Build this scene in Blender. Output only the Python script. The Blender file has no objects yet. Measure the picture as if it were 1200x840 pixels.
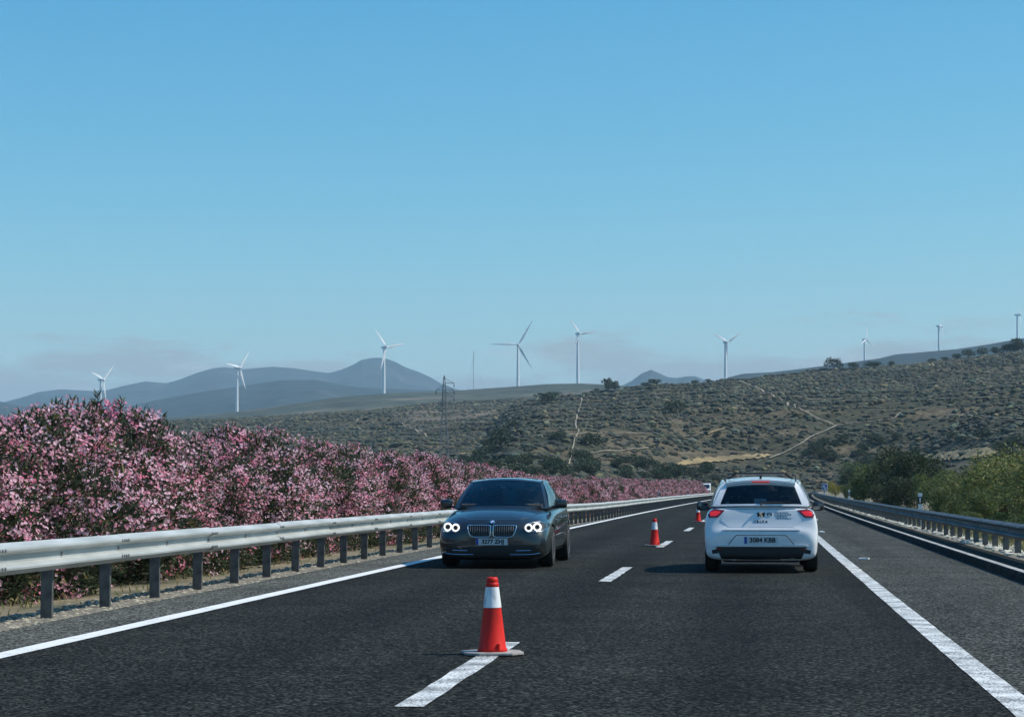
import bpy, bmesh, math, random
import numpy as np
from mathutils import Vector, Matrix
from mathutils.bvhtree import BVHTree
R = math.radians
scene = bpy.context.scene
C = scene.collection
rng = np.random.default_rng(7)
random.seed(7)

# ------------------------------------------------------------------ camera
CAM_H = 1.33
F = 2480.0                     # focal length in units of a 1200 px wide frame
PITCH, YAW = R(3.461), R(6.384)
cam_data = bpy.data.cameras.new('camera')
cam_data.sensor_width = 36.0
cam_data.sensor_fit = 'HORIZONTAL'
cam_data.lens = F / 1200 * 36
cam_data.clip_start = 0.1
cam_data.clip_end = 60000
cam = bpy.data.objects.new('camera', cam_data)
C.objects.link(cam)
cam.location = (0, 0, CAM_H)
cam.rotation_euler = (R(90) + PITCH, 0, YAW)
scene.camera = cam

# ------------------------------------------------------------------ light
SUN_EL, SUN_AZ = R(49), R(83)  # azimuth clockwise from +Y (the road's direction)
world = bpy.data.worlds.new('World')
scene.world = world
world.use_nodes = True
wn, wl = world.node_tree.nodes, world.node_tree.links
wn.clear()
w_out = wn.new('ShaderNodeOutputWorld')
w_bg = wn.new('ShaderNodeBackground')
w_bg.inputs['Strength'].default_value = 0.105
sky = wn.new('ShaderNodeTexSky')
sky.sky_type = 'NISHITA'
sky.sun_disc = False
sky.sun_elevation = SUN_EL
sky.sun_rotation = SUN_AZ
sky.altitude = 500
sky.air_density = 1.0
sky.dust_density = 0.6
sky.ozone_density = 2.0
SKY_R, SKY_G, SKY_B = (1.95, 0.245), (1.04, 1.19), (0.6, 2.66)   # (power, gain) per channel
# thin bank of low cloud all round the horizon
tc = wn.new('ShaderNodeTexCoord')
sep = wn.new('ShaderNodeSeparateXYZ'); wl.new(tc.outputs['Generated'], sep.inputs[0])
mp = wn.new('ShaderNodeMapping'); mp.inputs['Scale'].default_value = (9, 9, 46)
mp.inputs['Location'].default_value = (2.1, 0.4, 0)
wl.new(tc.outputs['Generated'], mp.inputs[0])
cn = wn.new('ShaderNodeTexNoise'); cn.inputs['Scale'].default_value = 1.0
cn.inputs['Detail'].default_value = 8; cn.inputs['Roughness'].default_value = 0.64
wl.new(mp.outputs[0], cn.inputs['Vector'])
band = wn.new('ShaderNodeMapRange'); band.inputs['From Min'].default_value = 0.035
band.inputs['From Max'].default_value = 0.097; band.inputs['To Min'].default_value = 0.24
band.inputs['To Max'].default_value = -0.28
wl.new(sep.outputs['Z'], band.inputs['Value'])
addm = wn.new('ShaderNodeMath'); addm.operation = 'ADD'
wl.new(cn.outputs['Fac'], addm.inputs[0]); wl.new(band.outputs[0], addm.inputs[1])
cm = wn.new('ShaderNodeMapRange'); cm.inputs['From Min'].default_value = 0.47
cm.inputs['From Max'].default_value = 0.58; cm.inputs['To Max'].default_value = 0.85
wl.new(addm.outputs[0], cm.inputs['Value'])
# clear dry air: a steeper blue gradient than the standard atmosphere gives
srgb = wn.new('ShaderNodeSeparateColor'); wl.new(sky.outputs[0], srgb.inputs[0])
grade = wn.new('ShaderNodeCombineColor')
for ch, (pw_c, k_c) in enumerate(((SKY_R), (SKY_G), (SKY_B))):
    pm = wn.new('ShaderNodeMath'); pm.operation = 'POWER'; pm.inputs[1].default_value = pw_c
    km = wn.new('ShaderNodeMath'); km.operation = 'MULTIPLY'; km.inputs[1].default_value = k_c
    wl.new(srgb.outputs[ch], pm.inputs[0]); wl.new(pm.outputs[0], km.inputs[0]); wl.new(km.outputs[0], grade.inputs[ch])
cmix = wn.new('ShaderNodeMix'); cmix.data_type = 'RGBA'
cmix.inputs[7].default_value = (4.3, 4.9, 5.1, 1)
wl.new(cm.outputs[0], cmix.inputs[0]); wl.new(grade.outputs[0], cmix.inputs[6])
# a few brighter cloud tops within the same bank
mp2 = wn.new('ShaderNodeMapping'); mp2.inputs['Scale'].default_value = (13, 13, 85); mp2.inputs['Location'].default_value = (0.2, 0.9, 0.3)
wl.new(tc.outputs['Generated'], mp2.inputs[0])
cn2 = wn.new('ShaderNodeTexNoise'); cn2.inputs['Scale'].default_value = 1.0; cn2.inputs['Detail'].default_value = 6; wl.new(mp2.outputs[0], cn2.inputs['Vector'])
b2 = wn.new('ShaderNodeMapRange'); b2.inputs['From Min'].default_value = 0.055; b2.inputs['From Max'].default_value = 0.085; b2.inputs['To Min'].default_value = 0.06; b2.inputs['To Max'].default_value = -0.2
wl.new(sep.outputs['Z'], b2.inputs['Value'])
a2 = wn.new('ShaderNodeMath'); a2.operation = 'ADD'; wl.new(cn2.outputs['Fac'], a2.inputs[0]); wl.new(b2.outputs[0], a2.inputs[1])
c2 = wn.new('ShaderNodeMapRange'); c2.inputs['From Min'].default_value = 0.60; c2.inputs['From Max'].default_value = 0.72; c2.inputs['To Max'].default_value = 0.7; wl.new(a2.outputs[0], c2.inputs['Value'])
cmix2 = wn.new('ShaderNodeMix'); cmix2.data_type = 'RGBA'; cmix2.inputs[7].default_value = (6.2, 6.7, 6.9, 1)
wl.new(c2.outputs[0], cmix2.inputs[0]); wl.new(cmix.outputs[2], cmix2.inputs[6])
wl.new(cmix2.outputs[2], w_bg.inputs['Color'])
wl.new(w_bg.outputs[0], w_out.inputs['Surface'])

sun_d = bpy.data.lights.new('sun', 'SUN')
sun_d.energy = 4.7
sun_d.angle = R(0.5)
sun_d.color = (1.0, 0.94, 0.85)
sun = bpy.data.objects.new('sun', sun_d)
C.objects.link(sun)
sdir = Vector((math.sin(SUN_AZ) * math.cos(SUN_EL), math.cos(SUN_AZ) * math.cos(SUN_EL), math.sin(SUN_EL)))
sun.rotation_euler = (-sdir).to_track_quat('-Z', 'Y').to_euler()
sun.location = (60, 40, 80)

scene.view_settings.view_transform = 'Standard'
scene.view_settings.look = 'None'
scene.view_settings.exposure = 0.0
scene.view_settings.gamma = 1.0
scene.view_settings.use_curve_mapping = False
scene.cycles.max_bounces = 6
scene.cycles.diffuse_bounces = 3
scene.cycles.glossy_bounces = 3
scene.cycles.transmission_bounces = 4
scene.cycles.volume_bounces = 0
scene.cycles.transparent_max_bounces = 12

# ------------------------------------------------------------------ helpers
def ray(px, py):
    """direction of a 1200x840 photograph pixel in the world"""
    px = np.asarray(px, float); py = np.asarray(py, float)
    ca, sa, cp, sp = math.cos(YAW), math.sin(YAW), math.cos(PITCH), math.sin(PITCH)
    fw = np.array([-sa * cp, ca * cp, sp]); rt = np.array([ca, sa, 0.0]); up = np.cross(rt, fw)
    d = fw + np.multiply.outer((px - 600) / F, rt) + np.multiply.outer((420 - py) / F, up)
    return d

def at(px, py, Y):
    d = ray(px, py); t = Y / d[1]
    return Vector((d[0] * t, Y, CAM_H + d[2] * t))

def az_tan(px, py):
    d = ray(px, py)
    return np.arctan2(d[..., 0], d[..., 1]), d[..., 2] / np.hypot(d[..., 0], d[..., 1])

def shift(Y):
    """sideways drift of the road's gentle right-hand bend"""
    Y = np.asarray(Y, float)
    return np.where(Y > 0, Y * Y / 23000.0, 0.0)

def sh(Y): return float(shift(Y))

def sstep(a, b, v):
    t = np.clip((np.asarray(v, float) - a) / (b - a), 0, 1)
    return t * t * (3 - 2 * t)

def vnoise(x, y, seed=0):
    xi = np.floor(x).astype(np.int64); yi = np.floor(y).astype(np.int64)
    fx = x - xi; fy = y - yi
    fx = fx * fx * (3 - 2 * fx); fy = fy * fy * (3 - 2 * fy)
    def hsh(a, b):
        n = (a * 374761393 + b * 668265263 + seed * 974711) & 0x7fffffff
        n = ((n ^ (n >> 13)) * 1274126177) & 0x7fffffff
        return ((n ^ (n >> 16)) & 0xffff) / 65535.0
    return (hsh(xi, yi) * (1 - fx) + hsh(xi + 1, yi) * fx) * (1 - fy) + (hsh(xi, yi + 1) * (1 - fx) + hsh(xi + 1, yi + 1) * fx) * fy

def fbm(x, y, octv=4, seed=0):
    x = np.asarray(x, float); y = np.asarray(y, float)
    a, s, t = 1.0, 0.0, 0.0
    for o in range(octv):
        s = s + a * vnoise(x * 2 ** o + 17.3 * o, y * 2 ** o + 5.1 * o, seed + o)
        t += a; a *= 0.5
    return s / t

def mesh_np(name, verts, faces, mat=None, col=None, smooth=False):
    """verts (n,3); faces (m,k) array, k = 3 or 4; col (n,3) optional point colour 'tint'"""
    me = bpy.data.meshes.new(name)
    verts = np.asarray(verts, np.float32); faces = np.asarray(faces, np.int32)
    n, m, k = len(verts), len(faces), faces.shape[1]
    me.vertices.add(n); me.vertices.foreach_set('co', verts.ravel())
    me.loops.add(m * k); me.loops.foreach_set('vertex_index', faces.ravel())
    me.polygons.add(m)
    me.polygons.foreach_set('loop_start', np.arange(0, m * k, k, dtype=np.int32))
    me.polygons.foreach_set('loop_total', np.full(m, k, np.int32))
    me.polygons.foreach_set('use_smooth', np.full(m, smooth, bool))
    if col is not None:
        a = me.color_attributes.new('tint', 'FLOAT_COLOR', 'POINT')
        c4 = np.ones((n, 4), np.float32); c4[:, :3] = col
        a.data.foreach_set('color', c4.ravel())
    me.update(calc_edges=True)
    if mat: me.materials.append(mat)
    return me

def link(name, me, parent=None, loc=(0, 0, 0), rot=(0, 0, 0), kind=None):
    o = bpy.data.objects.new(name, me)
    C.objects.link(o)
    o.location = loc; o.rotation_euler = rot
    if parent is not None: o.parent = parent
    if kind: o['kind'] = kind
    return o

def tag(o, label, cat, group=None):
    o['label'] = label; o['category'] = cat
    if group: o['group'] = group
    return o

def thing(name, label, cat, loc=(0, 0, 0), rot=(0, 0, 0), group=None):
    o = bpy.data.objects.new(name, None)
    o.empty_display_size = 0.2
    C.objects.link(o)
    o.location = loc; o.rotation_euler = rot
    return tag(o, label, cat, group)

class MB:
    """collects boxes, bars, tubes, lathes, extrusions into one mesh"""
    def __init__(self): self.v = []; self.f = []
    def add(self, vs, fs):
        b = len(self.v); self.v += [tuple(p) for p in vs]; self.f += [tuple(b + i for i in f) for f in fs]; return self
    def box(self, c, s, M=None):
        vs = [Vector((c[0] + s[0] * x / 2, c[1] + s[1] * y / 2, c[2] + s[2] * z / 2)) for x in (-1, 1) for y in (-1, 1) for z in (-1, 1)]
        if M is not None: vs = [M @ p for p in vs]
        return self.add(vs, [(0, 1, 3, 2), (4, 6, 7, 5), (0, 4, 5, 1), (2, 3, 7, 6), (0, 2, 6, 4), (1, 5, 7, 3)])
    def tube(self, pts, rad, n=8, cap=True):
        pts = [Vector(p) for p in pts]
        if not hasattr(rad, '__len__'): rad = [rad] * len(pts)
        vs, fs = [], []
        ref = None
        for i, p in enumerate(pts):
            d = (pts[min(i + 1, len(pts) - 1)] - pts[max(i - 1, 0)]).normalized()
            if ref is None:
                ref = Vector((0, 0, 1)) if abs(d.z) < 0.9 else Vector((1, 0, 0))
            a = d.cross(ref).normalized(); b = d.cross(a).normalized()
            ref = b.cross(d) * -1 if b.cross(d).length < 1e-6 else ref
            for k in range(n):
                t = 2 * math.pi * k / n
                vs.append(p + (a * math.cos(t) + b * math.sin(t)) * rad[i])
        for i in range(len(pts) - 1):
            for k in range(n):
                fs.append((i * n + k, i * n + (k + 1) % n, (i + 1) * n + (k + 1) % n, (i + 1) * n + k))
        if cap:
            fs.append(tuple(range(n - 1, -1, -1))); fs.append(tuple(range((len(pts) - 1) * n, len(pts) * n)))
        return self.add(vs, fs)
    def lathe(self, prof, n=24, M=None, close=True):
        vs, fs = [], []
        for (r, z) in prof:
            for k in range(n):
                t = 2 * math.pi * k / n
                vs.append(Vector((r * math.cos(t), r * math.sin(t), z)))
        for i in range(len(prof) - 1):
            for k in range(n):
                fs.append((i * n + k, i * n + (k + 1) % n, (i + 1) * n + (k + 1) % n, (i + 1) * n + k))
        if close:
            fs.append(tuple(range(n - 1, -1, -1))); fs.append(tuple(range((len(prof) - 1) * n, len(prof) * n)))
        if M is not None: vs = [M @ p for p in vs]
        return self.add(vs, fs)
    def prism(self, outline, y0, y1, axis='y'):
        """outline list of (a,b); extruded along axis"""
        n = len(outline)
        def P(a, b, c):
            return (a, c, b) if axis == 'y' else ((c, a, b) if axis == 'x' else (a, b, c))
        vs = [P(a, b, y0) for a, b in outline] + [P(a, b, y1) for a, b in outline]
        fs = [(i, (i + 1) % n, n + (i + 1) % n, n + i) for i in range(n)]
        fs += [tuple(range(n - 1, -1, -1)), tuple(range(n, 2 * n))]
        return self.add(vs, fs)
    def mesh(self, name, mat=None, smooth=False, angle=None, bevel=0):
        me = bpy.data.meshes.new(name)
        bm = bmesh.new()
        vs = [bm.verts.new(p) for p in self.v]
        for f in self.f:
            try: bm.faces.new([vs[i] for i in f])
            except ValueError: pass
        bmesh.ops.recalc_face_normals(bm, faces=bm.faces)
        if bevel:
            es = [e for e in bm.edges if len(e.link_faces) == 2 and e.calc_face_angle(0) > R(35)]
            bmesh.ops.bevel(bm, geom=es, offset=bevel, segments=2, affect='EDGES', profile=0.6)
        for f in bm.faces: f.smooth = smooth or angle is not None
        if angle is not None:
            for e in bm.edges:
                if len(e.link_faces) == 2 and e.calc_face_angle(0) > R(angle): e.smooth = False
        bm.to_mesh(me); bm.free()
        if mat: me.materials.append(mat)
        return me
    def build(self, name, mat, parent=None, loc=(0, 0, 0), rot=(0, 0, 0), **k):
        return link(name, self.mesh(name, mat, **k), parent, loc, rot)

# ------------------------------------------------------------------ materials
def mat(name, rgb, rough=0.7, metal=0.0, spec=0.5, coat=0.0, emit=None, estr=0.0):
    m = bpy.data.materials.new(name); m.use_nodes = True
    p = m.node_tree.nodes['Principled BSDF']
    p.inputs['Base Color'].default_value = (*rgb, 1)
    p.inputs['Roughness'].default_value = rough
    p.inputs['Metallic'].default_value = metal
    p.inputs['Specular IOR Level'].default_value = spec
    p.inputs['Coat Weight'].default_value = coat
    p.inputs['Coat Roughness'].default_value = 0.04
    if emit:
        p.inputs['Emission Color'].default_value = (*emit, 1)
        p.inputs['Emission Strength'].default_value = estr
    return m

def noisy(m, c1, c2, scale, detail=4, lo=0.35, hi=0.65, stretch=(1, 1, 1), rough=None, bump=0, bscale=None, bdist=0.01):
    """mottle the base colour between c1 and c2; optional fine relief"""
    nt = m.node_tree; N, L = nt.nodes, nt.links
    p = N['Principled BSDF']
    t = N.new('ShaderNodeTexCoord'); mp = N.new('ShaderNodeMapping'); mp.inputs['Scale'].default_value = stretch
    L.new(t.outputs['Object'], mp.inputs[0])
    n = N.new('ShaderNodeTexNoise'); n.inputs['Scale'].default_value = scale; n.inputs['Detail'].default_value = detail
    L.new(mp.outputs[0], n.inputs['Vector'])
    r = N.new('ShaderNodeMapRange'); r.inputs['From Min'].default_value = lo; r.inputs['From Max'].default_value = hi
    L.new(n.outputs['Fac'], r.inputs['Value'])
    mx = N.new('ShaderNodeMix'); mx.data_type = 'RGBA'
    mx.inputs[6].default_value = (*c1, 1); mx.inputs[7].default_value = (*c2, 1)
    L.new(r.outputs[0], mx.inputs[0]); L.new(mx.outputs[2], p.inputs['Base Color'])
    if bump:
        b = N.new('ShaderNodeBump'); b.inputs['Strength'].default_value = bump; b.inputs['Distance'].default_value = bdist
        n2 = N.new('ShaderNodeTexNoise'); n2.inputs['Scale'].default_value = bscale or scale * 3; n2.inputs['Detail'].default_value = 3
        L.new(t.outputs['Object'], n2.inputs['Vector']); L.new(n2.outputs['Fac'], b.inputs['Height']); L.new(b.outputs[0], p.inputs['Normal'])
    return m, mx

def tintmat(name, rgb, rough=0.6, transl=0.0, spec=0.3):
    """colour = rgb x point colour 'tint' (each leaf or petal has its own shade)"""
    m = mat(name, rgb, rough, spec=spec); N, L = m.node_tree.nodes, m.node_tree.links
    p = N['Principled BSDF']
    a = N.new('ShaderNodeAttribute'); a.attribute_name = 'tint'
    mx = N.new('ShaderNodeMix'); mx.data_type = 'RGBA'; mx.blend_type = 'MULTIPLY'; mx.inputs[0].default_value = 1
    mx.inputs[7].default_value = (*rgb, 1)
    L.new(a.outputs['Color'], mx.inputs[6]); L.new(mx.outputs[2], p.inputs['Base Color'])
    if transl:
        tr = N.new('ShaderNodeBsdfTranslucent'); L.new(mx.outputs[2], tr.inputs['Color'])
        ms = N.new('ShaderNodeMixShader'); ms.inputs[0].default_value = transl
        out = N['Material Output']
        L.new(p.outputs[0], ms.inputs[1]); L.new(tr.outputs[0], ms.inputs[2]); L.new(ms.outputs[0], out.inputs['Surface'])
    return m

def asphalt(name, base, grain, tracks=0.0):
    m = mat(name, base, 0.95, spec=0.10); N, L = m.node_tree.nodes, m.node_tree.links; p = N['Principled BSDF']
    t = N.new('ShaderNodeTexCoord')
    v = N.new('ShaderNodeTexVoronoi'); v.inputs['Scale'].default_value = 46; L.new(t.outputs['Object'], v.inputs['Vector'])
    w = N.new('ShaderNodeTexWhiteNoise'); L.new(v.outputs['Position'], w.inputs['Vector'])
    r = N.new('ShaderNodeMapRange'); r.inputs['From Min'].default_value = 0; r.inputs['From Max'].default_value = 1
    r.inputs['To Min'].default_value = 0.22; r.inputs['To Max'].default_value = 2.1 + grain
    pw = N.new('ShaderNodeMath'); pw.operation = 'POWER'; pw.inputs[1].default_value = 3.2
    L.new(w.outputs['Value'], pw.inputs[0]); L.new(pw.outputs[0], r.inputs['Value'])
    # long worn bands along the wheel tracks, and blotches
    mp = N.new('ShaderNodeMapping'); mp.inputs['Scale'].default_value = (1.1, 0.03, 1); L.new(t.outputs['Object'], mp.inputs[0])
    n = N.new('ShaderNodeTexNoise'); n.inputs['Scale'].default_value = 1.0; n.inputs['Detail'].default_value = 5; L.new(mp.outputs[0], n.inputs['Vector'])
    n3 = N.new('ShaderNodeTexNoise'); n3.inputs['Scale'].default_value = 0.6; n3.inputs['Detail'].default_value = 6; L.new(t.outputs['Object'], n3.inputs['Vector'])
    ad = N.new('ShaderNodeMath'); ad.operation = 'ADD'; L.new(n.outputs['Fac'], ad.inputs[0]); L.new(n3.outputs['Fac'], ad.inputs[1])
    r2 = N.new('ShaderNodeMapRange'); r2.inputs['From Min'].default_value = 0.7; r2.inputs['From Max'].default_value = 1.3
    r2.inputs['To Min'].default_value = 0.66; r2.inputs['To Max'].default_value = 1.36; L.new(ad.outputs[0], r2.inputs['Value'])
    mu = N.new('ShaderNodeMath'); mu.operation = 'MULTIPLY'; L.new(r.outputs[0], mu.inputs[0]); L.new(r2.outputs[0], mu.inputs[1])
    if tracks:   # polished wheel paths, about 1.86 m apart across both lanes
        sx = N.new('ShaderNodeSeparateXYZ'); L.new(t.outputs['Object'], sx.inputs[0])
        wob = N.new('ShaderNodeMath'); wob.operation = 'MULTIPLY_ADD'; wob.inputs[1].default_value = 0.5; L.new(n3.outputs['Fac'], wob.inputs[0]); L.new(sx.outputs['X'], wob.inputs[2])
        ph = N.new('ShaderNodeMath'); ph.operation = 'MULTIPLY_ADD'; ph.inputs[1].default_value = 2 * math.pi / 1.86; ph.inputs[2].default_value = 2 * math.pi * 4.62 / 1.86; L.new(wob.outputs[0], ph.inputs[0])
        co = N.new('ShaderNodeMath'); co.operation = 'COSINE'; L.new(ph.outputs[0], co.inputs[0])
        am = N.new('ShaderNodeMath'); am.operation = 'MULTIPLY_ADD'; am.inputs[1].default_value = tracks; am.inputs[2].default_value = 1.0; L.new(co.outputs[0], am.inputs[0])
        m2 = N.new('ShaderNodeMath'); m2.operation = 'MULTIPLY'; L.new(mu.outputs[0], m2.inputs[0]); L.new(am.outputs[0], m2.inputs[1]); mu = m2
    mx = N.new('ShaderNodeVectorMath'); mx.operation = 'SCALE'; mx.inputs[0].default_value = base
    L.new(mu.outputs[0], mx.inputs['Scale']); L.new(mx.outputs[0], p.inputs['Base Color'])
    b = N.new('ShaderNodeBump'); b.inputs['Strength'].default_value = 0.5; b.inputs['Distance'].default_value = 0.006
    L.new(v.outputs['Distance'], b.inputs['Height']); L.new(b.outputs[0], p.inputs['Normal'])
    return m

def paintmat(name, worn):
    m = mat(name, (0.75, 0.76, 0.74), 0.7); N, L = m.node_tree.nodes, m.node_tree.links; p = N['Principled BSDF']
    t = N.new('ShaderNodeTexCoord')
    n = N.new('ShaderNodeTexNoise'); n.inputs['Scale'].default_value = 55; n.inputs['Detail'].default_value = 4; n.inputs['Roughness'].default_value = 0.7
    L.new(t.outputs['Object'], n.inputs['Vector'])
    n2 = N.new('ShaderNodeTexNoise'); n2.inputs['Scale'].default_value = 3; n2.inputs['Detail'].default_value = 4; L.new(t.outputs['Object'], n2.inputs['Vector'])
    ad = N.new('ShaderNodeMath'); ad.operation = 'MULTIPLY_ADD'; ad.inputs[1].default_value = 0.5; L.new(n2.outputs['Fac'], ad.inputs[0]); L.new(n.outputs['Fac'], ad.inputs[2])
    r = N.new('ShaderNodeMapRange'); r.inputs['From Min'].default_value = 0.60 + worn; r.inputs['From Max'].default_value = 0.72 + worn
    L.new(ad.outputs[0], r.inputs['Value'])
    mx = N.new('ShaderNodeMix'); mx.data_type = 'RGBA'; mx.inputs[6].default_value = (0.16, 0.165, 0.16, 1); mx.inputs[7].default_value = (0.78, 0.79, 0.76, 1)
    L.new(r.outputs[0], mx.inputs[0]); L.new(mx.outputs[2], p.inputs['Base Color'])
    return m

def glass(name, tint=0.25, base=(0.01, 0.013, 0.015)):
    m = bpy.data.materials.new(name); m.use_nodes = True
    N, L = m.node_tree.nodes, m.node_tree.links; N.remove(N['Principled BSDF']); out = N['Material Output']
    tr = N.new('ShaderNodeBsdfTransparent'); tr.inputs[0].default_value = (tint, tint * 1.05, tint * 1.05, 1)
    gl = N.new('ShaderNodeBsdfGlossy'); gl.inputs['Roughness'].default_value = 0.02; gl.inputs[0].default_value = (0.9, 0.95, 0.95, 1)
    fr = N.new('ShaderNodeFresnel'); fr.inputs[0].default_value = 1.5
    ms = N.new('ShaderNodeMixShader'); L.new(fr.outputs[0], ms.inputs[0]); L.new(tr.outputs[0], ms.inputs[1]); L.new(gl.outputs[0], ms.inputs[2])
    L.new(ms.outputs[0], out.inputs['Surface'])
    return m

M = {}
M['asphalt'] = asphalt('asphalt', (0.0165, 0.0178, 0.0155), 2.0, 0.17)
M['shoulder'] = asphalt('shoulder_asphalt', (0.048, 0.051, 0.045), 1.9)
M['left_shoulder'] = asphalt('old_shoulder_asphalt', (0.088, 0.092, 0.082), 1.6)
M['paint'] = paintmat('road_paint', -0.06)
M['paint_worn'] = paintmat('road_paint_worn', 0.09)
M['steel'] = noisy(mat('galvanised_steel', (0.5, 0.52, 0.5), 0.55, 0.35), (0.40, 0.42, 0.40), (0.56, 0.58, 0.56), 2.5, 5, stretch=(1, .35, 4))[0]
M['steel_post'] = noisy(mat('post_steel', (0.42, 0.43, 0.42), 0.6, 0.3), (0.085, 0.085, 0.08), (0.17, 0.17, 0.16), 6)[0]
M['steel_dark'] = noisy(mat('dark_steel', (0.3, 0.32, 0.32), 0.6, 0.3), (0.075, 0.082, 0.085), (0.15, 0.16, 0.16), 2.5, 5, stretch=(1, .35, 4))[0]  # darker copy of the rail steel, right rail's shade put into the colour
M['bolt'] = mat('bolt_steel', (0.25, 0.25, 0.25), 0.5, 0.6)
M['concrete'] = noisy(mat('kerb_concrete', (0.5, 0.5, 0.47), 0.85), (0.24, 0.24, 0.22), (0.46, 0.45, 0.42), 4, 6)[0]
M['kerb'] = asphalt('kerb_shade', (0.030, 0.032, 0.032), 0.8)  # dark tone paints the shade on the kerb's road face
M['gravel'] = noisy(mat('gravel', (0.3, 0.27, 0.2), 0.95), (0.10, 0.09, 0.068), (0.30, 0.27, 0.21), 22, 6, bump=0.9, bscale=30, bdist=0.03)[0]
M['soil'] = noisy(mat('dry_soil', (0.25, 0.2, 0.13), 0.95), (0.10, 0.10, 0.06), (0.27, 0.22, 0.145), 0.6, 8)[0]
M['drygrass'] = tintmat('dry_grass', (0.36, 0.30, 0.14), 0.8, 0.3)
M['stone'] = tintmat('pale_stone', (0.55, 0.53, 0.46), 0.9)
M['leaf'] = tintmat('oleander_leaf', (0.060, 0.082, 0.042), 0.5, 0.25)
M['flower'] = tintmat('oleander_flower', (0.87, 0.34, 0.47), 0.6, 0.25)
M['stem'] = noisy(mat('oleander_stem', (0.12, 0.09, 0.06), 0.9), (0.07, 0.055, 0.04), (0.17, 0.13, 0.09), 8)[0]
M['tree_leaf'] = tintmat('tree_leaf', (0.120, 0.155, 0.055), 0.5, 0.35)
M['willow_leaf'] = tintmat('willow_leaf', (0.20, 0.215, 0.075), 0.5, 0.35)
M['dark_leaf'] = tintmat('dark_leaf', (0.052, 0.072, 0.036), 0.5, 0.25)
M['yellow_leaf'] = tintmat('broom_leaf', (0.30, 0.27, 0.04), 0.6, 0.25)
M['bark'] = noisy(mat('bark', (0.10, 0.08, 0.06), 0.9), (0.06, 0.05, 0.04), (0.15, 0.12, 0.09), 5)[0]
M['scrub'] = tintmat('scrub', (0.047, 0.052, 0.037), 0.9)
M['cone_red'] = noisy(mat('cone_rubber', (0.62, 0.012, 0.006), 0.5, spec=0.3), (0.40, 0.014, 0.010), (0.68, 0.015, 0.007), 6, 9, lo=.28, hi=.50, stretch=(1, 1, .5))[0]
M['cone_white'] = noisy(mat('cone_sleeve', (0.7, 0.72, 0.74), 0.35), (0.40, 0.43, 0.46), (0.80, 0.81, 0.81), 18, 6, lo=.36, hi=.52, stretch=(1, 1, .3))[0]
M['cone_base'] = noisy(mat('cone_base_rubber', (0.3, 0.28, 0.26), 0.8), (0.22, 0.20, 0.19), (0.40, 0.37, 0.34), 12, 5)[0]
M['turbine'] = mat('turbine_white', (0.78, 0.79, 0.80), 0.4)
M['pylon'] = mat('pylon_steel', (0.16, 0.17, 0.18), 0.6, 0.3)
M['white'] = noisy(mat('white_plastic', (0.75, 0.75, 0.73), 0.5), (0.62, 0.62, 0.60), (0.8, 0.8, 0.78), 8)[0]
M['black'] = mat('black_plastic', (0.012, 0.012, 0.013), 0.5)
M['rubber'] = noisy(mat('tyre_rubber', (0.018, 0.018, 0.018), 0.85), (0.012, 0.012, 0.012), (0.03, 0.03, 0.028), 14)[0]
M['alloy'] = mat('alloy', (0.55, 0.56, 0.57), 0.3, 0.8)
M['chrome'] = mat('chrome', (0.8, 0.81, 0.82), 0.12, 1.0)
M['glass'] = glass('car_glass', 0.62)
M['glass_dark'] = glass('privacy_glass', 0.42)
M['lamp_glass'] = glass('lamp_glass', 0.75)
M['mirror'] = mat('mirror_glass', (0.12, 0.13, 0.14), 0.08, 0.9)
M['interior'] = noisy(mat('interior_fabric', (0.05, 0.052, 0.055), 0.9), (0.035, 0.037, 0.04), (0.06, 0.062, 0.066), 9)[0]
M['navy'] = noisy(mat('slate_metallic_paint', (0.026, 0.032, 0.034), 0.34, 0.5, coat=1.0), (0.024, 0.030, 0.032), (0.030, 0.037, 0.039), 3)[0]
M['carwhite'] = noisy(mat('white_car_paint', (0.78, 0.79, 0.79), 0.35, 0, coat=1.0), (0.72, 0.73, 0.73), (0.80, 0.81, 0.81), 2.2)[0]
M['red_lens'] = mat('red_lens', (0.55, 0.01, 0.012), 0.15, 0, coat=1.0, emit=(1.0, 0.03, 0.02), estr=0.35)
M['red_dark'] = mat('dark_red_lens', (0.16, 0.006, 0.008), 0.15, 0, coat=1.0)
M['ring'] = mat('daylight_ring', (0.9, 0.9, 0.9), 0.3, emit=(1.0, 0.99, 0.95), estr=0.95)
M['plate'] = mat('plate_white', (0.62, 0.63, 0.63), 0.4)
M['plate_blue'] = mat('plate_blue', (0.02, 0.06, 0.35), 0.4)
M['ink'] = mat('plate_ink', (0.01, 0.01, 0.012), 0.5)
M['blue'] = mat('sign_blue', (0.02, 0.08, 0.35), 0.45)
M['skin'] = noisy(mat('skin', (0.50, 0.33, 0.24), 0.55), (0.46, 0.29, 0.21), (0.54, 0.36, 0.27), 10)[0]
M['hair'] = mat('hair', (0.02, 0.014, 0.01), 0.6)
M['shirt'] = noisy(mat('shirt', (0.35, 0.37, 0.40), 0.85), (0.28, 0.30, 0.33), (0.38, 0.40, 0.43), 12)[0]
M['shirt2'] = noisy(mat('dark_shirt', (0.05, 0.06, 0.09), 0.85), (0.04, 0.05, 0.08), (0.07, 0.08, 0.11), 12)[0]

# ------------------------------------------------------------------ ground, road, verges
def left_drop(X, Y):
    return -0.2 * sstep(40, 110, Y) * sstep(-6.2, -7.0, X)

YS = np.concatenate([np.arange(4, 40, 1.0), np.arange(40, 120, 2.5), np.arange(120, 621, 10.0)])

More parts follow.
